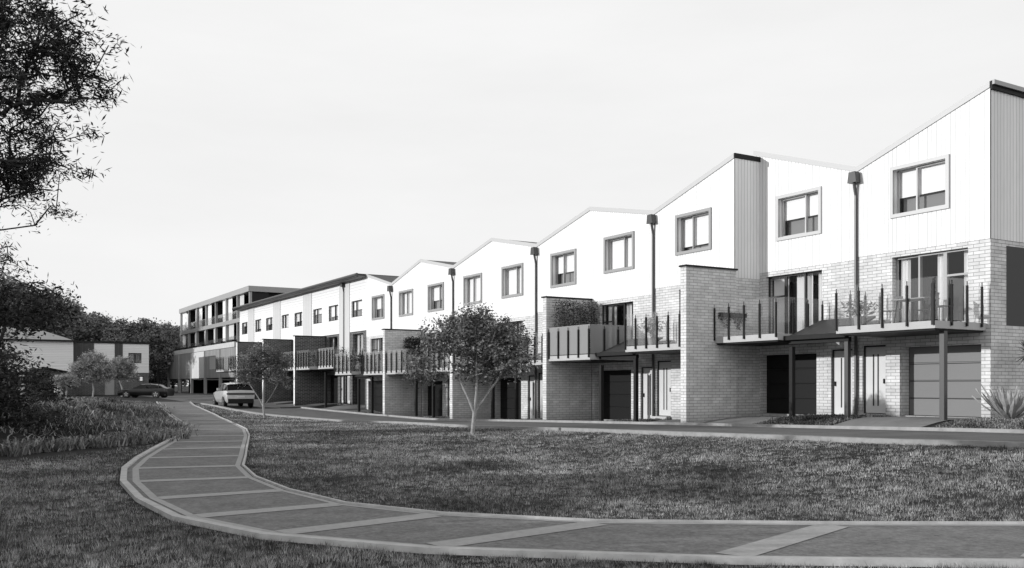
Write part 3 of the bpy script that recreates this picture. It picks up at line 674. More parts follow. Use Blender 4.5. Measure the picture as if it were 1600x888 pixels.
# ------------------------------------------------------------------ apartment building
def apartments():
    C0 = (-.2795*110, 110.0); gz = -1.15+EZ
    h = empty('apartment_building', (C0[0], C0[1], 0), ROT, 'four-storey apartment building with open balconies over a timber clad podium', 'apartment building')
    Z = lambda v: v+EZ
    Lg = 39.0
    # local x along V1, y toward the street, z world
    def part(nm, mat, fn, bevel=0, parent=None, label=None):
        b = MB(); fn(b); return b.build(nm, mat, parent or h, label, bevel)
    part('roof', 'frame_grey', lambda b: b.box(-.3, Lg+.3, -15, .35, Z(11.1), Z(11.75)))
    part('floor_slab', 'frame_grey', lambda b: b.box(0, Lg+.2, -14, .25, Z(7.75), Z(8.25)))
    part('floor_slab', 'concrete', lambda b: b.box(-.2, Lg+.2, -14, 2.0, Z(4.55), Z(5.15)))
    part('core_wall', 'charcoal', lambda b: b.box(.4, Lg-.4, -13.5, -2.2, Z(5.15), Z(11.1)))
    part('end_wall', 'frame_grey', lambda b: (b.box(-.05, .25, -14, -5.2, Z(5.15), Z(11.1)), b.box(-.04, .24, -5.2, -.3, Z(5.15), Z(7.75)), b.box(-.04,.24,-5.2,-.3,Z(8.25),Z(9.2))))
    rnd = random.Random(5)
    nb = 7; bw_ = Lg/nb
    for k in range(nb+1):
        x = k*bw_; 
        part('column', 'frame_grey', lambda b: b.box(x-.15, x+.15, -.1, .2, Z(5.15), Z(7.75))); part('column', 'frame_grey', lambda b: b.box(x-.15, x+.15, -.1, .2, Z(8.25), Z(11.1)))
    for f0, f1 in ((5.15, 7.75), (8.25, 11.1)):
        for k in range(nb):
            x = k*bw_+.2; w = bw_-.4; q = rnd.choice([.35, .42, .5]); side = rnd.random() < .65
            a, b_ = (x+.1, x+w*q) if side else (x+w*(1-q), x+w-.1)
            part('balcony_screen', 'curtain' if rnd.random() < .7 else 'siding_grey', lambda b: curtain(b, a, b_, Z(f0), Z(f1), -.12, .03, .3))
            part('partition', 'charcoal', lambda b: b.box(x-.28, x-.18, -2.1, -.11, Z(f0), Z(f1)))
            part('balcony_glass', 'rail_glass', lambda b: b.poly([(x+.02,.03,Z(f0)+.05),(x+w-.02,.03,Z(f0)+.05),(x+w-.02,.03,Z(f0)+1.05),(x+.02,.03,Z(f0)+1.05)]))
            wf = part('window', 'frame_grey', lambda b: sash(b, x+.2, x+w-.2, Z(f0)+.05, Z(f1)-.1, -2.1, .12, .08))
            part('pane', 'pane', lambda b: b.poly([(x+.32,-2.15,Z(f0)+.17),(x+w-.32,-2.15,Z(f0)+.17),(x+w-.32,-2.15,Z(f1)-.22),(x+.32,-2.15,Z(f1)-.22)]), parent=wf)
    # podium
    np_ = 5; pw = (Lg+1.5)/np_
    mats = ['timber_screen', 'timber_screen', 'timber_pale', 'timber_screen', 'timber_screen']
    for k in range(np_):
        x0 = -1.5+k*pw
        m = ['timber_screen', 'timber_screen', 'siding_grey', 'timber_screen', 'timber_screen'][k]
        if k == 1:
            p = MB(); wall_panel(p, x0+.1, x0+pw-.1, Z(1.0), lambda x: Z(4.5), [(x0+2.2, x0+5.6, Z(2.1), Z(3.7))], y=2.0, reveal=.2); po = p.build('cladding_panel', m, h)
            s = MB()
            for j in range(9): s.box(x0+2.3+j*.38, x0+2.42+j*.38, 1.86, 1.98, Z(2.1), Z(3.7))
            s.build('louvre', 'frame_pale', po)
        else: part('cladding_panel', m, lambda b: b.box(x0+.1, x0+pw-.1, 1.8, 2.0, Z(1.0), Z(4.5)))
        part('column', 'frame_grey', lambda b: b.box(x0-.18, x0+.18, 1.75, 2.1, gz-.3, Z(4.5)))
    x0 = -1.5+np_*pw; part('column', 'frame_grey', lambda b: b.box(x0-.18, x0+.18, 1.75, 2.1, gz-.3, Z(4.5)))
    part('podium_side', 'timber_screen', lambda b: b.box(-1.6, -1.4, -14, 1.7, Z(1.0), Z(4.5)))
    part('podium_side', 'timber_screen', lambda b: b.box(Lg+.02, Lg+.2, -14, 1.7, Z(1.0), Z(4.5)))
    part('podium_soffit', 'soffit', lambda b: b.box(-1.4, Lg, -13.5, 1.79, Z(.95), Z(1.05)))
    part('carpark_wall', 'charcoal', lambda b: (b.box(-1, Lg-.3, -12, -11.8, gz-.3, Z(.94)), b.box(Lg-.3, Lg-.1, -12, -1, gz-.3, Z(.94))))
    for k in range(7): part('planter', 'charcoal', lambda b: b.box(2+k*5.3, 4.6+k*5.3, 1.1, 1.7, Z(5.152), Z(5.5)))
apartments()

# ------------------------------------------------------------------ houses at the left
RV2 = math.atan2(V2[1], V2[0])
def left_houses():
    # local x along V2 (to the right), y toward the camera is -y ; origin at the right front corner
    O = (-44.7, 115.0); z = 0
    def Z(v): return v+EZ
    h = empty('flat_roofed_house', (O[0], O[1], 0), RV2, 'flat-roofed white and dark brick house behind the pale small trees at left', 'house')
    def part(nm, mat, fn, parent=None, bevel=0):
        b = MB(); fn(b); return b.build(nm, mat, parent, None, bevel)
    part('lower_wall', 'brick_dark', lambda b: wall_panel(b, -8.6, 0, -.5, lambda x: Z(1.60), [(-1.35,-.55,Z(.55),Z(1.15)), (-5.0,-3.9,Z(-1.1),Z(1.0))], y=.0, reveal=-.15), h)
    part('upper_wall', 'weatherboard', lambda b: wall_panel(b, -8.6, 0, Z(1.60), lambda x: Z(5.1), [(-2.35,-.85,Z(2.75),Z(4.0))], y=-.05, reveal=-.2), h)
    part('cladding_strip', 'dark_boards', lambda b: b.box(-8.6, -6.2, -.12, -.052, Z(1.6), Z(5.08)), h); part('cladding_strip', 'dark_boards', lambda b: b.box(-3.9, -3.0, -.12, -.052, Z(1.6), Z(5.08)), h)
    part('side_wall', 'weatherboard', lambda b: (b.box(-.05, .0, .02, 9, -.5, Z(5.08)), b.box(-8.55, -.06, 8.9, 9, -.5, Z(5.08))), h)
    part('roof', 'charcoal', lambda b: b.box(-8.7, .12, -.2, 9.1, Z(5.1), Z(5.35)), h, .02)
    w = part('window', 'frame_dark', lambda b: (sash(b, -2.35, -1.55, Z(2.75), Z(4.0), .12, .09), sash(b, -1.6, -.85, Z(2.75), Z(4.0), .16, .09)), h)
    part('pane', 'pane', lambda b: b.box(-2.3, -.9, .13, .14, Z(2.8), Z(3.95)), w); part('curtain', 'blind_grey', lambda b: curtain(b, -2.3, -.9, Z(2.75), Z(4.0), .5, .05, .25), w)
    w = part('window', 'frame_dark', lambda b: sash(b, -1.35, -.55, Z(.55), Z(1.15), .12, .07), h); part('pane', 'pane', lambda b: b.box(-1.3, -.6, .09, .1, Z(.6), Z(1.1)), w)
    d = part('front_door', 'frame_grey', lambda b: b.box(-5.0, -3.9, .1, .14, Z(-1.1), Z(1.0)), h); part('door_handle', 'rim', lambda b: b.box(-4.85, -4.8, .03, .098, Z(-.2), Z(.1)), d)
    # hip-roofed house
    O2 = (O[0]-V2[0]*8.75-V1[0]*3, O[1]-V2[1]*8.75-V1[1]*3)
    h2 = empty('hip_roofed_house', (O2[0], O2[1], 0), RV2, 'white house with a grey hipped roof, half hidden by the big dark tree', 'house')
    part('wall', 'weatherboard', lambda b: b.box(-9, 0, 0, 10, Z(1.2), Z(5.15)), h2); part('lower_wall', 'brick_dark', lambda b: b.box(-9, -.02, .02, 10, -.6, Z(1.2)), h2)
    b = MB(); z0, z1 = Z(5.1), Z(7.0); e = .4
    A_, B_, C_, D_ = (-9-e, -e, z0), (e, -e, z0), (e, 10+e, z0), (-9-e, 10+e, z0); r0, r1 = (-7.5, 5, z1), (-4.2, 5, z1)
    b.poly([A_, B_, r1, r0]); b.poly([B_, C_, r1]); b.poly([C_, D_, r0, r1]); b.poly([D_, A_, r0]); b.poly([A_, B_, C_, D_])
    ro = b.build('roof', 'frame_grey', h2)
    part('gutter', 'charcoal', lambda b: (b.box(-9.4, .4, -.5, -.4, z0-.02, z0+.16), b.box(.4, .5, -.5, 10.4, z0-.02, z0+.16)), ro)
    # little porch in front of it
    p = part('porch', 'charcoal', lambda b: b.prism([(-6.4, Z(1.2)), (-3.0, Z(1.9)), (0.4, Z(1.2)), (.4, Z(1.35)), (-3.0, Z(2.06)), (-6.4, Z(1.35))], -3.5, -.01), h2)
    part('porch_post', 'brick_pale', lambda b: b.box(-2.2, -1.4, -3.4, -2.8, -.4, Z(1.2)), p); part('porch_post', 'brick_pale', lambda b: b.box(-5.8, -5.2, -3.4, -2.8, -.4, Z(1.2)), p)
left_houses()

# ------------------------------------------------------------------ cars
def car(name, loc, rz, label, cat, paint, Lc, Wc, Hc, prof, group='parked cars', suv=False):
    """prof: stations (x, zbelt, zroof or None, half width factor) front (+x) to rear"""
    h = empty(name, loc, rz, label, cat, group)
    hw = Wc/2; zb = .22 if not suv else .30
    rows = []
    for (x, zl, zr, wf) in prof:
        w = hw*wf; cab = zr is not None
        zr_ = zr if cab else zl+.035
        wr = w*(.84 if suv else .78) if cab else w*.9
        if cab and zr-zl < .06: wr = w*.8
        sec = [(0, zb), (w*.86, zb), (w*.97, zb+.14), (w, zb+(zl-zb)*.55), (w*.97, zl-.02), (w*.93, zl), (wr, zr_-.05 if cab else zl+.01), (wr*.82, zr_), (0, zr_+.02)]
        rows.append([(x, yy, zz) for yy, zz in sec])
    n = len(rows); body = MB(); gl = MB()
    for i in range(n-1):
        a, b = rows[i], rows[i+1]; ca, cb = prof[i][2] is not None, prof[i+1][2] is not None
        for sgn in (1, -1):
            for j in range(8):
                q = [a[j], b[j], b[j+1], a[j+1]]; q = [(p[0], p[1]*sgn, p[2]) for p in q]
                side_win = ca and cb and j == 5
                screen = (ca != cb) and j in (5, 6, 7)
                (gl if side_win or screen else body).poly(q)
    for r in (rows[0], rows[-1]):
        body.poly([(p[0], p[1], p[2]) for p in r]+[(p[0], -p[1], p[2]) for p in reversed(r[1:-1])])
    bo = body.build('body', paint, h); me = bo.data
    bm = bmesh.new(); bm.from_mesh(me); bmesh.ops.remove_doubles(bm, verts=bm.verts, dist=.001); bmesh.ops.recalc_face_normals(bm, faces=bm.faces)
    for f_ in bm.faces: f_.smooth = True
    for e_ in bm.edges:
        if len(e_.link_faces) == 2 and e_.calc_face_angle(0) > .6: e_.smooth = False
    bm.to_mesh(me); bm.free()
    gl.build('window_glass', 'car_glass', h)
    i_ = MB(); cabx = [p[0] for p in prof if p[2] is not None]; i_.box(min(cabx)+.25, max(cabx)-.3, -hw*.62, hw*.62, zb+.1, prof[0][1]+.1); i_.build('seats', 'frame_dark', h)
    # pillars between side windows
    p = MB(); mid = (min(cabx)+max(cabx))/2
    zl = max(q[1] for q in prof if q[2] is not None); zr = max(q[2] for q in prof if q[2] is not None)
    for xx in (mid, mid-.9):
        for sgn in (1, -1): p.poly([(xx-.05, sgn*(hw*.935), zl), (xx+.05, sgn*(hw*.935), zl), (xx+.04, sgn*(hw*(.855 if suv else .795)), zr-.04), (xx-.06, sgn*(hw*(.855 if suv else .795)), zr-.04)])
    p.build('pillar', 'black_metal', h)
    wr = .37 if suv else .345
    for xx in (Lc/2-.88, -Lc/2+.98):
        for sgn in (1, -1):
            t = MB(); yo = sgn*(hw*.985); t.tube((xx, yo-sgn*.23, wr), (xx, yo+sgn*.012, wr), wr, seg=28); to = t.build('wheel', 'rubber', h)
            a = MB(); a.tube((xx, yo-sgn*.2, wr+.03), (xx, yo-sgn*.002, wr+.03), wr+.07, seg=28); a.build('wheel_arch', 'black_metal', h)
            r = MB(); r.tube((xx, yo+sgn*.012, wr), (xx, yo+sgn*.018, wr), wr*.70, seg=24, m='frame_dark')
            for k in range(5):
                an = k*2*math.pi/5; ca_, sa_ = math.cos(an), math.sin(an)
                q = [(-.035, .05), (.035, .05), (.05, wr*.68), (-.05, wr*.68)]
                r.poly([(xx+u_*ca_-v_*sa_, yo+sgn*.024, wr+u_*sa_+v_*ca_) for u_, v_ in q], 'rim')
            r.build('rim', None, to)
    hl = prof[1]; zf = hl[1]
    for sgn in (1, -1):
        l = MB(); l.box(Lc/2-.26, Lc/2-.005, sgn*hw*.62-.2, sgn*hw*.62+.2, zf-.16, zf-.04); l.build('headlight', 'lamp', h, bevel=.02)
    zt_ = prof[-2][1]
    for sgn in (1, -1):
        l = MB(); l.box(-Lc/2-.012, -Lc/2+.12, sgn*hw*.66-.27, sgn*hw*.66+.27, zt_-.17, zt_-.06); l.build('tail_light', 'tail_lamp', h, bevel=.01)
    l = MB(); l.box(-Lc/2-.02, -Lc/2+.02, -.25, .25, zt_-.36, zt_-.25); l.build('number_plate', 'plate', h)
    l = MB(); l.box(-Lc/2-.03, -Lc/2+.14, -hw*.86, hw*.86, zb-.04, zb+.27 if suv else zb+.15); l.build('bumper', 'black_metal', h, bevel=.02)
    l = MB(); l.box(Lc/2-.1, Lc/2+.012, -hw*.6, hw*.6, zb, zf-.2); l.build('grille', 'black_metal', h, bevel=.02)
    for sgn in (1, -1):
        l = MB(); l.box(max(cabx)-.75, max(cabx)-.6, sgn*hw*1.0-(.0 if sgn > 0 else .2), sgn*hw*1.0+(.2 if sgn > 0 else .0), zl+.0, zl+.16); l.build('mirror', paint, h, bevel=.02)
    if suv:
        l = MB(); l.box(-Lc/2+.22, -Lc/2+.62, -hw*.62, hw*.62, Hc-.02, Hc+.035); l.build('spoiler', paint, h, bevel=.01)
        l = MB(); l.box(-Lc/2-.016, -Lc/2+.02, -hw*.84, hw*.84, zt_-.19, zt_-.05); l.build('light_bar', 'tail_lamp', h)
    return h
sedan = [(2.5,.62,None,.80),(2.38,.70,None,.90),(1.9,.80,None,.97),(1.25,.88,None,1.0),(.95,.91,None,1.0),(.1,.93,1.36,1.0),(-.5,.94,1.41,1.0),(-1.2,.96,1.36,.99),(-1.75,.97,1.22,.97),(-2.15,.98,None,.93),(-2.45,.90,None,.86),(-2.5,.7,None,.84)]
suvp = [(2.4,.72,None,.82),(2.28,.86,None,.92),(1.8,.98,None,.98),(1.2,1.04,None,1.0),(.95,1.06,None,1.0),(.2,1.07,1.56,1.0),(-.4,1.08,1.64,1.0),(-1.2,1.10,1.63,1.0),(-2.02,1.12,1.55,.98),(-2.3,1.10,None,.95),(-2.38,1.02,None,.92),(-2.4,.8,None,.9)]
def gl3(p, dz=.0): return (p[0], p[1], Gf(*p)+dz)
p = at(228, 621.8)
car('sedan_car', gl3(p, .02), R(180-6), 'black low fastback saloon parked side-on at the end of the lane', 'car', 'car_black', 5.0, 1.92, 1.42, [(a*1.06, b, c, d) for a, b, c, d in sedan])
p = at(364, 636)
car('suv_car', gl3(p, .02), R(119), 'white SUV seen from behind, standing on the lane beside the far street tree', 'car', 'car_white', 4.8, 1.98, 1.66, suvp, suv=True)
q = at(325, 613)
car('sedan_car', (q[0]+.5, q[1]+2, Gf(q[0]+.5, q[1]+2)+.02), R(185), 'dark car parked in the shade under the apartment podium', 'car', 'car_grey', 4.6, 1.85, 1.42, [(a*.94, b, c, d) for a, b, c, d in sedan])
q = at(140, 615.2)
car('sedan_car', (q[0], q[1], Gf(*q)+.02), R(176), 'silver car mostly hidden behind the small pale trees at left', 'car', 'car_silver', 4.6, 1.85, 1.42, [(a*.94, b, c, d) for a, b, c, d in sedan])
# ------------------------------------------------------------------ vegetation
def leaves(C, rng, L, Wd, droop=0., jit=.35):
    """one folded-diamond leaf per centre"""
    n = len(C)
    d = rng.normal(size=(n, 3)); d[:, 2] = d[:, 2]*.6-droop; d /= np.linalg.norm(d, axis=1)[:, None]
    e = np.cross(d, rng.normal(size=(n, 3))); e /= np.linalg.norm(e, axis=1)[:, None]
    l = (L*(1+jit*rng.normal(size=n)).clip(.4, 1.8))[:, None]; w = (Wd*(1+jit*rng.normal(size=n)).clip(.4, 1.8))[:, None]
    V = np.stack([C-d*l/2, C+e*w/2, C+d*l/2, C-e*w/2], 1)
    return V.reshape(-1, 3)
def grow(name, trunk_pts, clusters, rng, r_tip=.012, r_max=.2, expo=2.3, seg=6, mat='bark_pale', parent=None, wob=.06, min_r=0.0, limbs=()):
    """limb skeleton: every leaf cluster is tied to the nearest limb; thickness follows the load"""
    nodes = [Vector(p) for p in trunk_pts]; par = [-1]+list(range(len(nodes)-1))
    top = nodes[-1]; fork = len(nodes)-1
    for lb in limbs:
        pv = fork
        for q in lb: nodes.append(Vector(q)); par.append(pv); pv = len(nodes)-1
    if limbs: top = nodes[fork]+Vector((0, 0, .8))
    order = sorted(range(len(clusters)), key=lambda i: (Vector(clusters[i])-top).length)
    tips = []; base_i = len(trunk_pts) if limbs else max(0, len(trunk_pts)-3)
    for i in order:
        c = Vector(clusters[i]); best = None; bd = 1e9
        for j in range(base_i, len(nodes)):
            v = nodes[j]; dd = (c-v).length; dd += .6*max(0, v.z-c.z)+.15*(v-top).length
            if dd < bd: bd = dd; best = j
        a = nodes[best]; L = (c-a).length; k = max(1, int(L/.45)); prev = best
        for s in range(1, k+1):
            t = s/k; p_ = a.lerp(c, t)+Vector(rng.normal(size=3)*wob*L*(.25 if s < k else 0))
            p_.z += .06*L*math.sin(t*math.pi); nodes.append(p_); par.append(prev); prev = len(nodes)-1
        tips.append(prev)
    load = [0.0]*len(nodes)
    for t in tips: load[t] += 1
    for i in range(len(nodes)-1, 0, -1): load[par[i]] += load[i]
    tot = max(load); rad = [max(r_tip, r_max*(l/tot)**(1/expo)) for l in load]
    b = MB()
    for i in range(1, len(nodes)):
        if rad[i] >= min_r: b.tube(nodes[par[i]], nodes[i], min(rad[par[i]], rad[i]*1.35) if par[i] else rad[par[i]], rad[i], seg=seg if rad[i] > .03 else 4, cap=False)
    return b.build(name, mat, parent, smooth=True), nodes, rad
def blob_points(rng, n, lobes, surf=.35):
    """cluster centres in a union of ellipsoids, denser toward the outside"""
    out = []; vol = [l[1][0]*l[1][1]*l[1][2] for l in lobes]; s = sum(vol)
    for l, v in zip(lobes, vol):
        k = max(3, int(round(n*v/s)))
        d = rng.normal(size=(k, 3)); d /= np.linalg.norm(d, axis=1)[:, None]
        r = rng.random(k)**surf
        out.append(np.array(l[0])+d*r[:, None]*np.array(l[1]))
    return np.concatenate(out)
def tree(name, loc, label, trunk, lobes, ncl, per, lsize, cl_r, leaf, bark, seed, r_max=.1, group=None, droop=0., cat='tree', z=None, seg=6, flatten=.7, wob=.06, rz=0, surf=.35, r_tip=.012, limbs=()):
    rng = np.random.default_rng(seed)
    t = empty(name, (loc[0], loc[1], Gf(*loc) if z is None else z), rz, label, cat, group)
    cl = blob_points(rng, ncl, lobes, surf)
    grow('trunk', trunk, [tuple(c) for c in cl], rng, r_max=r_max, mat=bark, parent=t, seg=seg, wob=wob, r_tip=r_tip, limbs=limbs)
    n = rng.poisson(per, len(cl)); C = np.repeat(cl, n, axis=0); sc = np.repeat(.6+.7*rng.random(len(cl)), n)[:, None]
    C = C+rng.normal(size=C.shape)*np.array([1, 1, flatten])*cl_r*sc
    nmesh('crown', leaves(C, rng, lsize[0], lsize[1], droop), 4, leaf, t)
    return t
# two young street trees
p = at(738, 679.5)
tree('street_tree', p, 'young leafy tree with forked pale trunk on the lawn edge, before the middle gables', [(0,0,0),(.03,0,.3),(.06,.02,.62)],
     [((-.75,0,2.7),(.75,.7,.65)),((.6,.2,2.6),(.95,.9,.85)),((-.05,0,3.15),(.65,.6,.5)),((.35,0,3.4),(.35,.4,.32)),((1.15,-.2,2.3),(.75,.7,.7)),((-1.35,.1,1.85),(.6,.5,.5)),((-.3,-.3,3.0),(.6,.6,.5)),((.2,.3,1.9),(.8,.7,.45))],
     330, 56, (.09,.042), .125, 'leaf_street', 'bark_pale', 3, r_max=.06, group='young street trees', surf=.5, limbs=(((-.12,0,1.05),(-.45,0,1.75),(-.85,0,2.5)),((.12,0,1.2),(.12,.05,2.0),(.1,0,2.8)),((.42,.1,1.15),(.85,.1,1.75),(1.1,0,2.3))))
p = at(413, 653)
tree('street_tree', p, 'young leafy tree with slanting pale limbs beside the white SUV', [(0,0,0),(-.02,0,.3),(-.06,.02,.6)],
     [((-.8,0,2.6),(1.0,.9,.85)),((.6,.2,2.75),(1.0,.9,1.0)),((.0,0,3.5),(.85,.8,.6)),((1.0,-.2,2.1),(.7,.7,.6)),((-1.1,.1,2.4),(.75,.6,.45)),((-.3,.2,3.0),(.8,.8,.8))],
     290, 56, (.09,.045), .14, 'leaf_street', 'bark_pale', 8, r_max=.07, group='young street trees', surf=.5, limbs=(((-.3,0,1.05),(-.75,0,1.75),(-1.0,0,2.5)),((-.05,0,1.3),(.0,.05,2.1),(.0,0,3.0)),((.3,.1,1.1),(.7,.1,1.8),(1.0,0,2.4))))
# pale small trees by the left houses
for (px, Yd, lab, sd_, lob, ncl_) in (
    (145, 98, 'pale bushy multi-stemmed tree, left one of the pale pair before the white house', 11, [((-1.3,0,2.9),(1.2,1.1,1.0)),((1.0,0,3.2),(1.2,1.1,1.0)),((-.1,0,4.0),(1.3,1,.8)),((-1.9,0,2.0),(.9,.8,.7)),((1.6,0,2.3),(.8,.8,.6)),((-.2,0,2.2),(1.2,1,.8))], 420),
    (190, 101, 'slimmer pale tree, right one of the pale pair, just behind the black saloon', 12, [((-.6,0,2.7),(.9,.8,.8)),((.7,0,2.8),(.9,.8,.9)),((0,0,3.6),(1.0,.8,.75)),((1.2,0,2.1),(.5,.5,.4)),((-1.2,0,2.4),(.6,.6,.5))], 240),
    (103, 94, 'low pale leafy bush at the edge of the dark bank, left of the pale pair', 14, [((-.4,0,1.6),(1.1,.8,.8)),((.5,0,1.5),(.9,.8,.7))], 80)):
    p = ((px-800)/FPX*Yd, Yd)
    tree('small_tree', p, lab, [(0,0,0),(.05,0,.4),(.1,0,.8)], lob, ncl_, 50, (.16,.08), .2, 'leaf_pale', 'bark_pale', sd_, r_max=.09, group='pale small trees', surf=.6)
# great overhanging tree at upper left (trunk outside the frame)
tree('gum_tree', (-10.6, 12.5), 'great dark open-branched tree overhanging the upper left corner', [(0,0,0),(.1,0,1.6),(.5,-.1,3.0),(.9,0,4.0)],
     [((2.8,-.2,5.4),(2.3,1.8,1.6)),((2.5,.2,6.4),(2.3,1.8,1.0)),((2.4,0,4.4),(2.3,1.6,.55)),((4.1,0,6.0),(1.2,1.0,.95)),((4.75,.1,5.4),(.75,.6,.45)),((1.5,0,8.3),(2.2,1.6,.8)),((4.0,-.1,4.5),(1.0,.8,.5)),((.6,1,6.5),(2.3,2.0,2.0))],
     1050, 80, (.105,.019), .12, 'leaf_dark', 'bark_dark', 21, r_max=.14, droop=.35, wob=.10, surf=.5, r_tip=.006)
# sparse hanging twigs of a second tree below it
tree('gum_tree', (-12.8, 16.0), 'thin hanging dark twigs at the left edge, below the great overhanging tree', [(0,0,0),(.3,0,1.5),(.6,0,3.0)],
     [((4.0,0,4.3),(1.4,.8,.35)),((3.6,0,3.6),(1.3,.8,.3)),((4.2,0,5.0),(1.3,.8,.3))], 52, 36, (.10,.018), .12, 'leaf_dark', 'bark_dark', 22, r_max=.03, droop=.5, wob=.06, r_tip=.004)
# dark trees and shrubs along the left edge, mid distance
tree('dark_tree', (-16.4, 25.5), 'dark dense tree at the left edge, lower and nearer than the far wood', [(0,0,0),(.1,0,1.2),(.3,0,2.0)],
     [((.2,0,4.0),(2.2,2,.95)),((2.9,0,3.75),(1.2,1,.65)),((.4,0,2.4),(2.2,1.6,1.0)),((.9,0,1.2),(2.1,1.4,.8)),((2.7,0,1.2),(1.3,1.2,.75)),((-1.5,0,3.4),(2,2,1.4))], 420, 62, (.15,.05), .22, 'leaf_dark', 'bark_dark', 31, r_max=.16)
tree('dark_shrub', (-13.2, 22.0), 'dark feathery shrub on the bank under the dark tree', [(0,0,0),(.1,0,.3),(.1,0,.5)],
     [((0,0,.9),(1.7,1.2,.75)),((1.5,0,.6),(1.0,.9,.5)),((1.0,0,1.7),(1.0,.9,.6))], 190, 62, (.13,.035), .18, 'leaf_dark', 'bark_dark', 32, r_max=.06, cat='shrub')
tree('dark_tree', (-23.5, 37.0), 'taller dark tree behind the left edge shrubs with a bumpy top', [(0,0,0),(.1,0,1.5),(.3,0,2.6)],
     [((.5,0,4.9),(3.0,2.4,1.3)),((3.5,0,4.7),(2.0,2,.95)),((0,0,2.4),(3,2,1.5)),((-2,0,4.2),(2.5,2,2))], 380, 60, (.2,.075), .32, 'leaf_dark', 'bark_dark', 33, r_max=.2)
# shade casters further left, outside the frame
for i, (x, y, s) in enumerate(((-13, 9.5, 1.25), (-17, 15, 1.1), (-11.5, 5.5, 1.1), (-10.3, 8.2, .72), (-10.9, 11.2, .72), (-9.0, 4.0, .72), (-12.3, 13.8, .85), (-14.2, 17.6, .8))):
    tree('dark_shrub', (x, y), ['tall dark shrub outside the frame, nearest the big tree', 'broad dark shrub outside the frame behind the others', 'dark shrub outside the frame closest to the viewer', 'low dark shrub outside the frame, second from the viewer', 'low dark shrub outside the frame beside the bank end', 'lowest dark shrub outside the frame, next to the viewer', 'dark shrub outside the frame, fourth along the lawn edge', 'dark shrub outside the frame, last along the lawn edge'][i], [(0,0,0),(.1,0,.5),(.1,0,.9)],
     [((0,0,1.5*s),(1.7*s,1.9*s,1.0*s)),((.5,.8,.8),(1.3,1.6,.6)),((-.3,-.9,1.0),(1.3,1.6,.8))], 190, 60, (.2,.09), .3, 'leaf_dark', 'bark_dark', 51+i, r_max=.08, cat='shrub')
for i, (x, y, s) in enumerate(((-20, 8.5, 1.0), (-25, 15, 1.0))):
    tree('dark_tree', (x, y), ['dark tree outside the frame, level with the viewer', 'dark tree outside the frame, beyond the first', 'dark tree outside the frame, farthest of the three'][i], [(0,0,0),(.1,0,.9),(.1,0,1.7)],
     [((0,0,3.6*s),(1.9*s,2.2*s,1.0*s)),((.5,1.2,2.3*s),(1.5,1.8,.8)),((-.3,-1.3,2.4*s),(1.6,1.8,.9)),((0,0,1.2),(1.5,2,.8))], 200, 50, (.2,.09), .32, 'leaf_dark', 'bark_dark', 151+i, r_max=.12)
# the wood behind the houses
def wood_tree(seed, label, hgt, wid, loc, ncl=300, per=62):
    rng = np.random.default_rng(seed); lobes = []
    for k in range(17):
        a = rng.random()*6.28; rr = rng.random()**.6*.75*wid; zz = hgt*(.12+.75*rng.random()); lobes.append(((math.cos(a)*rr, math.sin(a)*rr, zz), (wid*(.2+.18*rng.random()), wid*.3, hgt*(.07+.08*rng.random()))))
    lobes.append(((0, 0, hgt*.86), (wid*.3, wid*.3, hgt*.12)))
    return tree('wood_tree', loc, label, [(0,0,0),(.2,0,hgt*.2),(.1,.1,hgt*.38)], lobes, ncl, per, (.34,.17), .4, 'leaf_wood', 'bark_dark', seed, r_max=.32, group='trees of the wood behind the houses', seg=5, surf=.45)
protos = [wood_tree(61, '', 12, 5.0, (-60, 148)), wood_tree(62, '', 13, 4.4, (-66, 150)), wood_tree(63, '', 11, 5.6, (-72, 146))]
rw = random.Random(4)
spots = []
for (px, top, Yd) in ((8,420,128),(34,438,132),(62,446,134),(92,462,150),(116,474,146),(140,484,150),(165,494,156),(190,497,150),(214,494,146),(238,500,154),(262,503,160),(281,507,165),(150,500,172),(205,505,172),(245,512,140),(256,505,172),(50,470,160),(100,485,170),(20,450,150),(270,520,150)):
    spots.append(((px-800)/FPX*Yd, Yd, (HOR-top)/FPX*Yd+1.1))
wl = ['tallest wood tree, at the left end of the far wood', 'wood tree above the hipped roof, left side', 'wood tree above the hipped roof ridge', 'wood tree above the right slope of the hipped roof', 'wood tree over the joint of the two left houses',
 'round-topped wood tree over the first white wall panel', 'wood tree over the dark strip of the flat-roofed house', 'wood tree over the right half of the flat roof', 'wood tree over the upper window of the flat-roofed house', 'wood tree just right of the flat-roofed house',
 'wood tree beside the podium of the apartment building', 'wood tree partly behind the apartment building', 'deep wood tree glimpsed over the flat roof, left', 'deep wood tree glimpsed over the flat roof, right', 'low wood tree filling the gap between flat-roofed house and podium',
 'deep wood tree behind that gap', 'deep wood tree behind the hipped house', 'deep wood tree behind the joint of the left houses', 'deep wood tree at the far left edge', 'lowest wood tree, tucked against the podium corner']
HP = [12.0, 13.0, 11.0]
for i, (x, y, hh) in enumerate(spots):
    k = i % 3; o = protos[k] if i < 3 else copy_tree(protos[k])
    s = hh/(HP[k]*.99); o.location = (x, y, Gf(x, y)-.2); o.scale = (s*rw.uniform(.95, 1.2), s*rw.uniform(.95, 1.2), s); o.rotation_euler.z = rw.uniform(0, 6.28)
    o['label'] = wl[i]

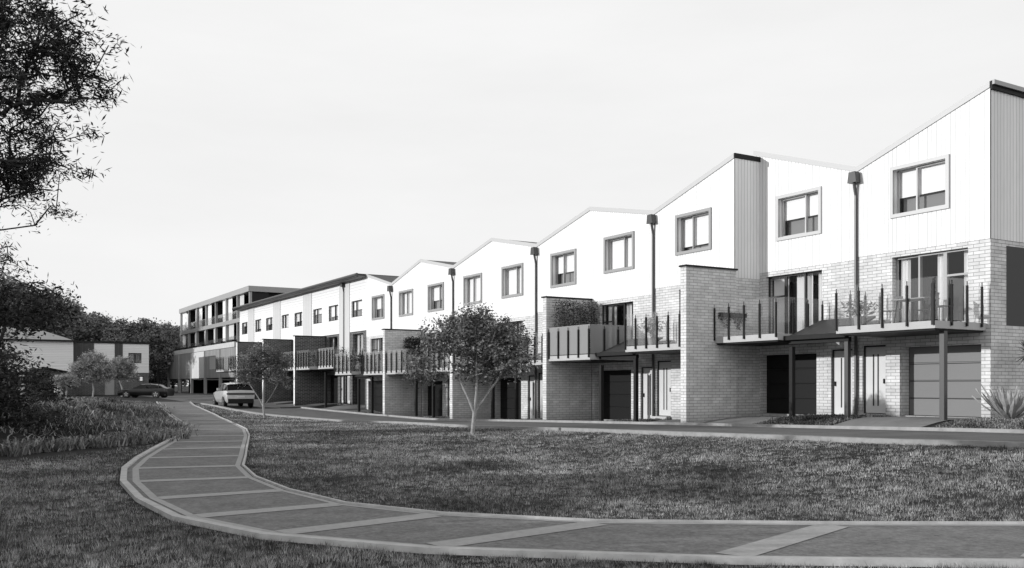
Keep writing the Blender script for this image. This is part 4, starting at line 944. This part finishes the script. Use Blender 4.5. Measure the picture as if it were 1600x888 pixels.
# grass
def inpoly(P, poly):
    x, y = P[:, 0], P[:, 1]; c = np.zeros(len(P), bool); n = len(poly); j = n-1
    for i in range(n):
        xi, yi = poly[i]; xj, yj = poly[j]
        if yi != yj: c ^= ((yi > y) != (yj > y)) & (x < (xj-xi)*(y-yi)/(yj-yi)+xi)
        j = i
    return c
def lawn(name, poly, n, label, seed, hgt=.044, ymax=70, ymin=5.5, pw=1.6, wid=.0055):
    rng = np.random.default_rng(seed); nb = 14; n = n//nb
    u = rng.random(n); a = 2-pw                      # tufts thin out with distance
    Yv = (ymin**a+(ymax**a-ymin**a)*u)**(1/a); Xv = (rng.random(n)*1.30-.65)*Yv
    Pn = np.stack([Xv, Yv], 1); Pn = Pn[inpoly(Pn, poly)]
    cl = np.sin(Pn[:,0]*2.1+2*np.sin(Pn[:,1]*1.3))*np.sin(Pn[:,1]*1.9+1.7*np.sin(Pn[:,0]*1.7)); c2 = np.sin(Pn[:,0]*9.1+np.sin(Pn[:,1]*7))*np.sin(Pn[:,1]*8.7+np.sin(Pn[:,0]*6.3))
    hs = (.8+.22*cl+.3*c2).clip(.35, 1.5)*(.6+.7*rng.random(len(Pn)))
    Pn = np.repeat(Pn, nb, axis=0); hs = np.repeat(hs, nb); m = len(Pn); Yd = Pn[:, 1].copy()
    of = rng.normal(size=(m, 2))*(.014+.0016*Yd[:, None]); Pn = Pn+of
    z = G(Pn[:, 0], Pn[:, 1]); h = hgt*hs*(.6+.7*rng.random(m))*(1+Yd*.008)
    w = wid*(.7+.6*rng.random(m))*np.maximum(1, Yd/10)
    an = rng.random(m)*6.283; la = h*(.1+.35*rng.random(m)); od = of/np.maximum(np.linalg.norm(of, axis=1), 1e-6)[:, None]
    base = np.stack([Pn[:,0], Pn[:,1], z-.006], 1); dx = np.stack([np.cos(an)*w/2, np.sin(an)*w/2, np.zeros(m)], 1)
    tip = base+np.stack([od[:,0]*la+rng.normal(size=m)*h*.2, od[:,1]*la+rng.normal(size=m)*h*.2, h], 1)
    V = np.stack([base-dx, base+dx, tip], 1).reshape(-1, 3)
    return tag(nmesh(name, V, 3, 'grass'), label, 'grass', None, 'stuff')
Ro = offset_pl(Rp, -sg*.2); Lo = offset_pl(Lp, sg*.32)
nkp = [xy(s, nkn(s)-.24) for s in np.arange(-12, nks[-1][0], 1.0)]
polyA = Ro+nkp
polyA = Ro[::1]+[(Ro[-1][0]+3, Ro[-1][1])]+[xy(s, nkn(s)-.24) for s in np.arange(-8, nks[-1][0], 1.0)]
lawn('lawn_grass', polyA, 1500000, 'sunlit short grass lawn between the footpath and the lane', 71)
LB = [at(285, 692), at(200, 700), at(110, 712), at(0, 722), (-24, 18), (-24, 3), (12, 3), (14, 7)]
k0 = min(range(len(Lo)), key=lambda i: math.hypot(Lo[i][0]-LB[0][0], Lo[i][1]-LB[0][1]))
polyB = [LB[0]]+LB[1:]+[Lo[-1]]+Lo[k0:][::-1]
lawn('lawn_grass', polyB, 800000, 'shaded short grass lawn below the footpath at lower left', 72, ymax=30, hgt=.046)

# strappy ground cover on the bank left of the path
def tussocks(name, spots_, label, seed, leaf, nb=26, hgt=.4, wid=.02, kind='stuff', cat='ground cover', sp=.05, up_=1.0, onbank=False):
    rng = np.random.default_rng(seed); V = []
    for (x, y, s) in spots_:
        z = Gf(x, y)+(max(0, bump(x, y)) if onbank else 0); n = nb
        a = rng.random(n)*6.283; ln = hgt*s*(.6+.6*rng.random(n)); out = ln*(.35+.5*rng.random(n)); up = up_*ln*(.55+.45*rng.random(n))
        bx = x+rng.normal(size=n)*sp*s; by = y+rng.normal(size=n)*sp*s
        w = wid*s*(.7+.6*rng.random(n)); px_, py_ = -np.sin(a)*w, np.cos(a)*w
        m = np.stack([bx+np.cos(a)*out*.45, by+np.sin(a)*out*.45, z+up*.85], 1); t = np.stack([bx+np.cos(a)*out, by+np.sin(a)*out, z+up*(.75+.3*rng.random(n))], 1)
        b = np.stack([bx, by, np.full(n, z-.03)], 1); d = np.stack([px_, py_, np.zeros(n)], 1)
        V.append(np.stack([b-d, b+d, m+d*.9, m-d*.9], 1).reshape(-1, 3)); V.append(np.stack([m-d*.9, m+d*.9, t+d*.15, t-d*.15], 1).reshape(-1, 3))
    return tag(nmesh(name, np.concatenate(V), 4, leaf), label, cat, None, kind)
def scatter(poly, n, rng):
    P = np.array(poly); lo, hi = P.min(0), P.max(0); Q = lo+(hi-lo)*rng.random((n, 2)); return Q[inpoly(Q, poly)]
rng = np.random.default_rng(90)
bank = [at(0, 650), at(60, 634), at(110, 626), at(180, 626), at(236, 630), at(256, 642), at(280, 664), at(288, 676), at(272, 690), at(180, 699), at(100, 703), at(0, 712), (-40, 24), (-45, 40)]
Q = scatter(bank, 15000, rng); Q = Q[(Q[:,0]/Q[:,1] > -.60)]
BE = [(bank[i], bank[(i+1) % len(bank)]) for i in range(len(bank))]
def bump(x, y):
    dm = 1e9
    for (ax, ay), (bx, by) in BE:
        L2_ = (bx-ax)**2+(by-ay)**2; t = max(0, min(1, ((x-ax)*(bx-ax)+(y-ay)*(by-ay))/L2_)); dm = min(dm, math.hypot(x-ax-(bx-ax)*t, y-ay-(by-ay)*t))
    if not inpoly(np.array([[x, y]]), bank)[0]: return -.06
    m = float(sstep(0, 2.6, dm))*float(np.clip((72-y)/16, 0, 1)); f = math.sin(x*.85+1.3*math.sin(y*.23))*math.sin(y*.33+1.1*math.sin(x*.5))
    g = math.sin(x*2.3+y*.4)*math.sin(y*.9-x*.3)
    return m*(.50+.40*f+.14*g)
bxs = np.arange(-46, -4, .5); bys = np.arange(20, 92, .6); XX, YY = np.meshgrid(bxs, bys)
BZ = np.vectorize(bump)(XX, YY); tag(gridmesh('bank', np.stack([XX, YY, G(XX, YY)+BZ], -1), 'soil'), kind='structure')
def nrm(q): return math.sin(q[0]*.9)*math.sin(q[1]*.6)
tussocks('ground_cover', [(q[0], q[1], (.75+.4*nrm(q)+.6*rng.random())) for q in Q], 'mounded strappy ground cover planted on the bank left of the footpath', 91, 'tussock', nb=34, hgt=.30, wid=.010, sp=.2, up_=.42, onbank=True)
row = resample([at(0, 712), at(60, 706), at(120, 701), at(190, 696), at(262, 686)], .22)
row = [(a+rng.normal()*.25, b+rng.normal()*.35, 1.1+.5*rng.random()) for a, b in row for _ in range(3)]
tussocks('border_planting', row, 'strappy border plants, leaves lightened as if sunlit, edging the shaded lawn', 92, 'leaf_border_lit', nb=20, hgt=.34, wid=.013, up_=.7, cat='border planting')  # leaf colour lightened to stand in for sunlight on this row
# bed plants before the houses
bp_ = []
for O, a, b, d0, d1, n in ((PA, 3.0, 5.9, .3, 3.4, 900), (PA, -7, -.3, .3, 3.3, 2200), *[(PB, BV[2*i]+3.0, BV[2*i+2]-3.0, .3, 2.3, 260) for i in range(4)]):
    for _ in range(n):
        q = frontpt(O, rng.uniform(a, b), rng.uniform(d0, d1)); bp_.append((q[0], q[1], rng.uniform(.5, 1.1)))
tussocks('bed_planting', bp_, 'low dark ground cover in the beds before the townhouses', 93, 'tussock', nb=9, hgt=.10, wid=.010, cat='bed planting')
# tuft of long leaves in the lower left corner
tussocks('grass_tuft', [(-4.55+rng.normal()*.12, 8.1+rng.normal()*.15, 1.0) for _ in range(6)], 'tuft of long arching dark grass in the lower left corner', 94, 'tussock', nb=14, hgt=.55, wid=.007, kind=None, cat='grass tuft')
# agave and palm by the end house
def agave(loc, label):
    b = MB(); r_ = random.Random(7)
    for k in range(34):
        a = k*2.399; inc = .25+1.0*(k/34)**.9; L = r_.uniform(.9, 1.15)*(1.05 if k > 8 else .9); w = .105
        dx, dy = math.cos(a), math.sin(a); px_, py_ = -dy, dx; prev = None
        for s in range(6):
            t = s/5; ang = inc*(1-.18*t); rr = L*t*math.sin(ang)+.03; zz = L*t*math.cos(ang); ww = w*(1-.98*t**1.6)*(.75+.7*math.sin(min(1, t*1.6)*math.pi/2))/1.2
            c = (dx*rr, dy*rr, zz); cur = [(c[0]-px_*ww, c[1]-py_*ww, c[2]+.02), (c[0]+dx*.012, c[1]+dy*.012, c[2]-.015), (c[0]+px_*ww, c[1]+py_*ww, c[2]+.02)]
            if prev: b.poly([prev[0], cur[0], cur[1], prev[1]]); b.poly([prev[1], cur[1], cur[2], prev[2]])
            prev = cur
    o = b.build('agave', 'agave', None); o.location = (loc[0], loc[1], Gf(*loc)); return tag(o, label, 'agave')
P_ = frontpt(PA, -.75, 1.25)
agave((13.28, 24.9), 'big spiky pale agave by the corner of the end house')
def palm(loc, label):
    h = empty('yucca', (loc[0], loc[1], Gf(*loc)), 0, label, 'yucca'); b = MB(); b.tube((0,0,0),(.03,0,.95),.09,.07); b.tube((.03,0,.95),(0,0,1.8),.07,.06); b.build('trunk', 'bark_dark', h)
    rng2 = np.random.default_rng(3); n = 120; a = rng2.random(n)*6.28; inc = rng2.random(n)*2.1; L = .5+.15*rng2.random(n)
    d = np.stack([np.cos(a)*np.sin(inc), np.sin(a)*np.sin(inc), np.cos(inc)], 1); c = np.array([0, 0, 1.8]); e = np.stack([-np.sin(a), np.cos(a), 0*a], 1)*.02
    V = np.stack([c-e*.6+0*d, c+e*.6+0*d, c+d*L[:, None]*.5+e, c+d*L[:, None]*.5-e], 1).reshape(-1, 3); V2_ = np.stack([c+d*L[:, None]*.5-e, c+d*L[:, None]*.5+e, c+d*L[:, None]*1.0+e*.1-np.array([0,0,.06]), c+d*L[:, None]*1.0-e*.1-np.array([0,0,.06])], 1).reshape(-1, 3)
    nmesh('crown', np.concatenate([V, V2_]), 4, 'leaf_pot', h)
palm((14.3, 25.75), 'dark spiky yucca at the right edge above the agave')

# ------------------------------------------------------------------ things on the balconies
def on_balcony(house, x, y, mirror_w=None):
    lx = (mirror_w-x) if mirror_w is not None else x
    return (house.location.x+V1[0]*lx-V2[0]*y, house.location.y+V1[1]*lx-V2[1]*y, house.location.z+2.652)
def table(loc, rz, label):
    h = empty('balcony_table', loc, rz, label, 'table'); b = MB(); b.box(-.55, .55, -.35, .35, .70, .735); b.build('table_top', 'pot', h, bevel=.01)
    for x in (-.45, .45):
        for y in (-.27, .27): b = MB(); b.tube((x*1.08,y*1.08,0),(x*.9,y*.9,.70), .018, .022, seg=6); b.build('leg', 'black_metal', h)
def chair(loc, rz, label, mat='frame_dark', first=None):
    h = empty('balcony_chair', loc, rz, label, 'chair', 'balcony chairs'); b = MB(); b.box(-.22, .22, -.21, .21, .43, .46); b.build('seat', mat, h, bevel=.01)
    b = MB()
    for k in range(5): b.box(-.2+k*.09, -.16+k*.09, -.235, -.215, .5, .84)
    b.box(-.22, .22, -.24, -.21, .80, .86); b.build('backrest', mat, h)
    for x in (-.19, .19):
        for y in (-.19, .18): b = MB(); b.tube((x*1.15,y*1.15,0),(x,y,.43), .013, .016, seg=6); b.build('leg', mat, h)
def potted(loc, label, hgt=.7, seed=1, spread=.28, leaf='leaf_pot', pot='pot', n=260, ls=(.16,.05), name='potted_plant'):
    h = empty(name, loc, 0, label, 'potted plant'); b = MB()
    for k in range(12):
        a0, a1 = k*math.pi/6, (k+1)*math.pi/6
        b.poly([(math.cos(a0)*.11,math.sin(a0)*.11,0),(math.cos(a1)*.11,math.sin(a1)*.11,0),(math.cos(a1)*.16,math.sin(a1)*.16,.3),(math.cos(a0)*.16,math.sin(a0)*.16,.3)])
    b.poly([(math.cos(k*math.pi/6)*.145,math.sin(k*math.pi/6)*.145,.27) for k in range(12)]); b.build('pot', pot, h)
    rg = np.random.default_rng(seed); c = rg.normal(size=(n, 3))*np.array([spread*.5, spread*.5, hgt*.22])+np.array([0, 0, .3+hgt*.5]); nmesh('foliage', leaves(c, rg, ls[0], ls[1], .1), 4, leaf, h)
    b = MB()
    for k in range(6): a = k*1.05; b.tube((0,0,.25),(math.cos(a)*spread*.5,math.sin(a)*spread*.5,.3+hgt*.5), .008, .004, seg=4)
    b.build('stem', 'bark_dark', h)
RZ = ROT
table(on_balcony(TH[0], 1.55, 1.15), RZ, 'small dining table behind the glass of the end house balcony')
chair(on_balcony(TH[0], 2.35, 1.15), RZ+R(-90), 'slatted chair at the left end of the balcony table', 'pot')
chair(on_balcony(TH[0], .62, 1.3), RZ+R(90), 'dark slatted chair at the right end of the balcony table')
chair(on_balcony(TH[0], 1.6, .55), RZ, 'slatted chair behind the balcony table, backed to the sliding doors', 'frame_dark')
potted(on_balcony(TH[0], 3.05, 1.7), 'leafy potted plant in the left corner of the end house balcony', .55, 2, .42, 'leaf_pale')
potted(on_balcony(TH[2], 2.6, 1.6), 'potted plant behind the glass rail left of the tallest blade wall', .8, 3, .4, 'leaf_pale')
potted(on_balcony(TH[4], 3.0, 1.8), 'potted plant on the balcony left of the bamboo blade wall', .8, 4, .4)
chair(on_balcony(TH[7], 1.9, 1.4, TH_W7 := 4.25), RZ+R(200), 'pale woven chair on the balcony beside the dark hedge', 'pot')
for i, (k, x, lab) in enumerate(((10, .9, 'bushy potted plant on the first flat-eaved balcony'), (9, 1.2, 'bushy potted plant on the last gabled balcony, left of the posts'), (9, 2.6, 'second bushy potted plant on the last gabled balcony, nearer the door'), (8, 1.6, 'potted plant on the balcony left of the hedge blade wall'), (11, 1.5, 'small potted plant against the dark brick blade wall'))):
    potted(on_balcony(TH[k], x, 1.6), lab, .9, 20+i, .5, 'leaf_pot', 'pot_dark', 200)
# bamboo behind the frosted screen
def hedge(name, loc, rz, size, label, seed, n, ls, cat, leaf='leaf_pot', stems=14, base='pot_dark'):
    h = empty(name, loc, rz, label, cat); b = MB(); sx, sy, sz = size
    b.box(-sx/2, sx/2, -sy/2, sy/2, 0, .35); b.build('planter', base, h, bevel=.01)
    rg = np.random.default_rng(seed); b = MB()
    for k in range(stems): x = rg.uniform(-sx/2+.05, sx/2-.05); y = rg.uniform(-sy/2+.05, sy/2-.05); b.tube((x,y,.3),(x+rg.normal()*.06,y+rg.normal()*.05,sz*.92), .01, .006, seg=5)
    b.build('stem', 'bark_dark', h)
    c = rg.random((n, 3))*np.array([sx*1.1, sy*1.3, sz-.35])+np.array([-sx*.55, -sy*.65, .4]); c += rg.normal(size=c.shape)*.05; nmesh('foliage', leaves(c, rg, ls[0], ls[1], .3), 4, leaf, h)
hedge('bamboo_planter', on_balcony(TH[3], .62, 1.15, 4.30), RZ+R(90), (1.9, .45, 2.25), 'bushy bamboo in a planter behind the frosted balcony screen', 5, 4200, (.13,.026), 'bamboo')
hedge('hedge_planter', on_balcony(TH[7], .62, .65, 4.25), RZ+R(90), (1.1, .6, 1.85), 'dense dark clipped hedge in a planter on the balcony right of a blade wall', 6, 4200, (.09,.05), 'hedge', 'leaf_dark')
# hanging plants on the tallest blade wall
def hanging(loc, rz, label):
    h = empty('hanging_planter', loc, rz, label, 'hanging planter'); b = MB(); b.box(-.62, .62, -.09, .09, 0, .14); b.build('planter', 'charcoal', h, bevel=.01)
    rg = np.random.default_rng(8); n = 900; x = rg.random(n)*1.3-.65; dep = .15+.45*np.abs(np.sin(x*5.3)); c = np.stack([x, rg.normal(size=n)*.06-.04, .16-rg.random(n)*dep], 1); nmesh('foliage', leaves(c, rg, .07, .035, .4), 4, 'leaf_pot', h)
q = frontpt(PA, 8.63+.0-.12, 1.5); hanging((q[0], q[1], TH[1].location.z+2.65+.72), RZ+R(90), 'trailing green plants hanging from a ledge on the tallest blade wall')
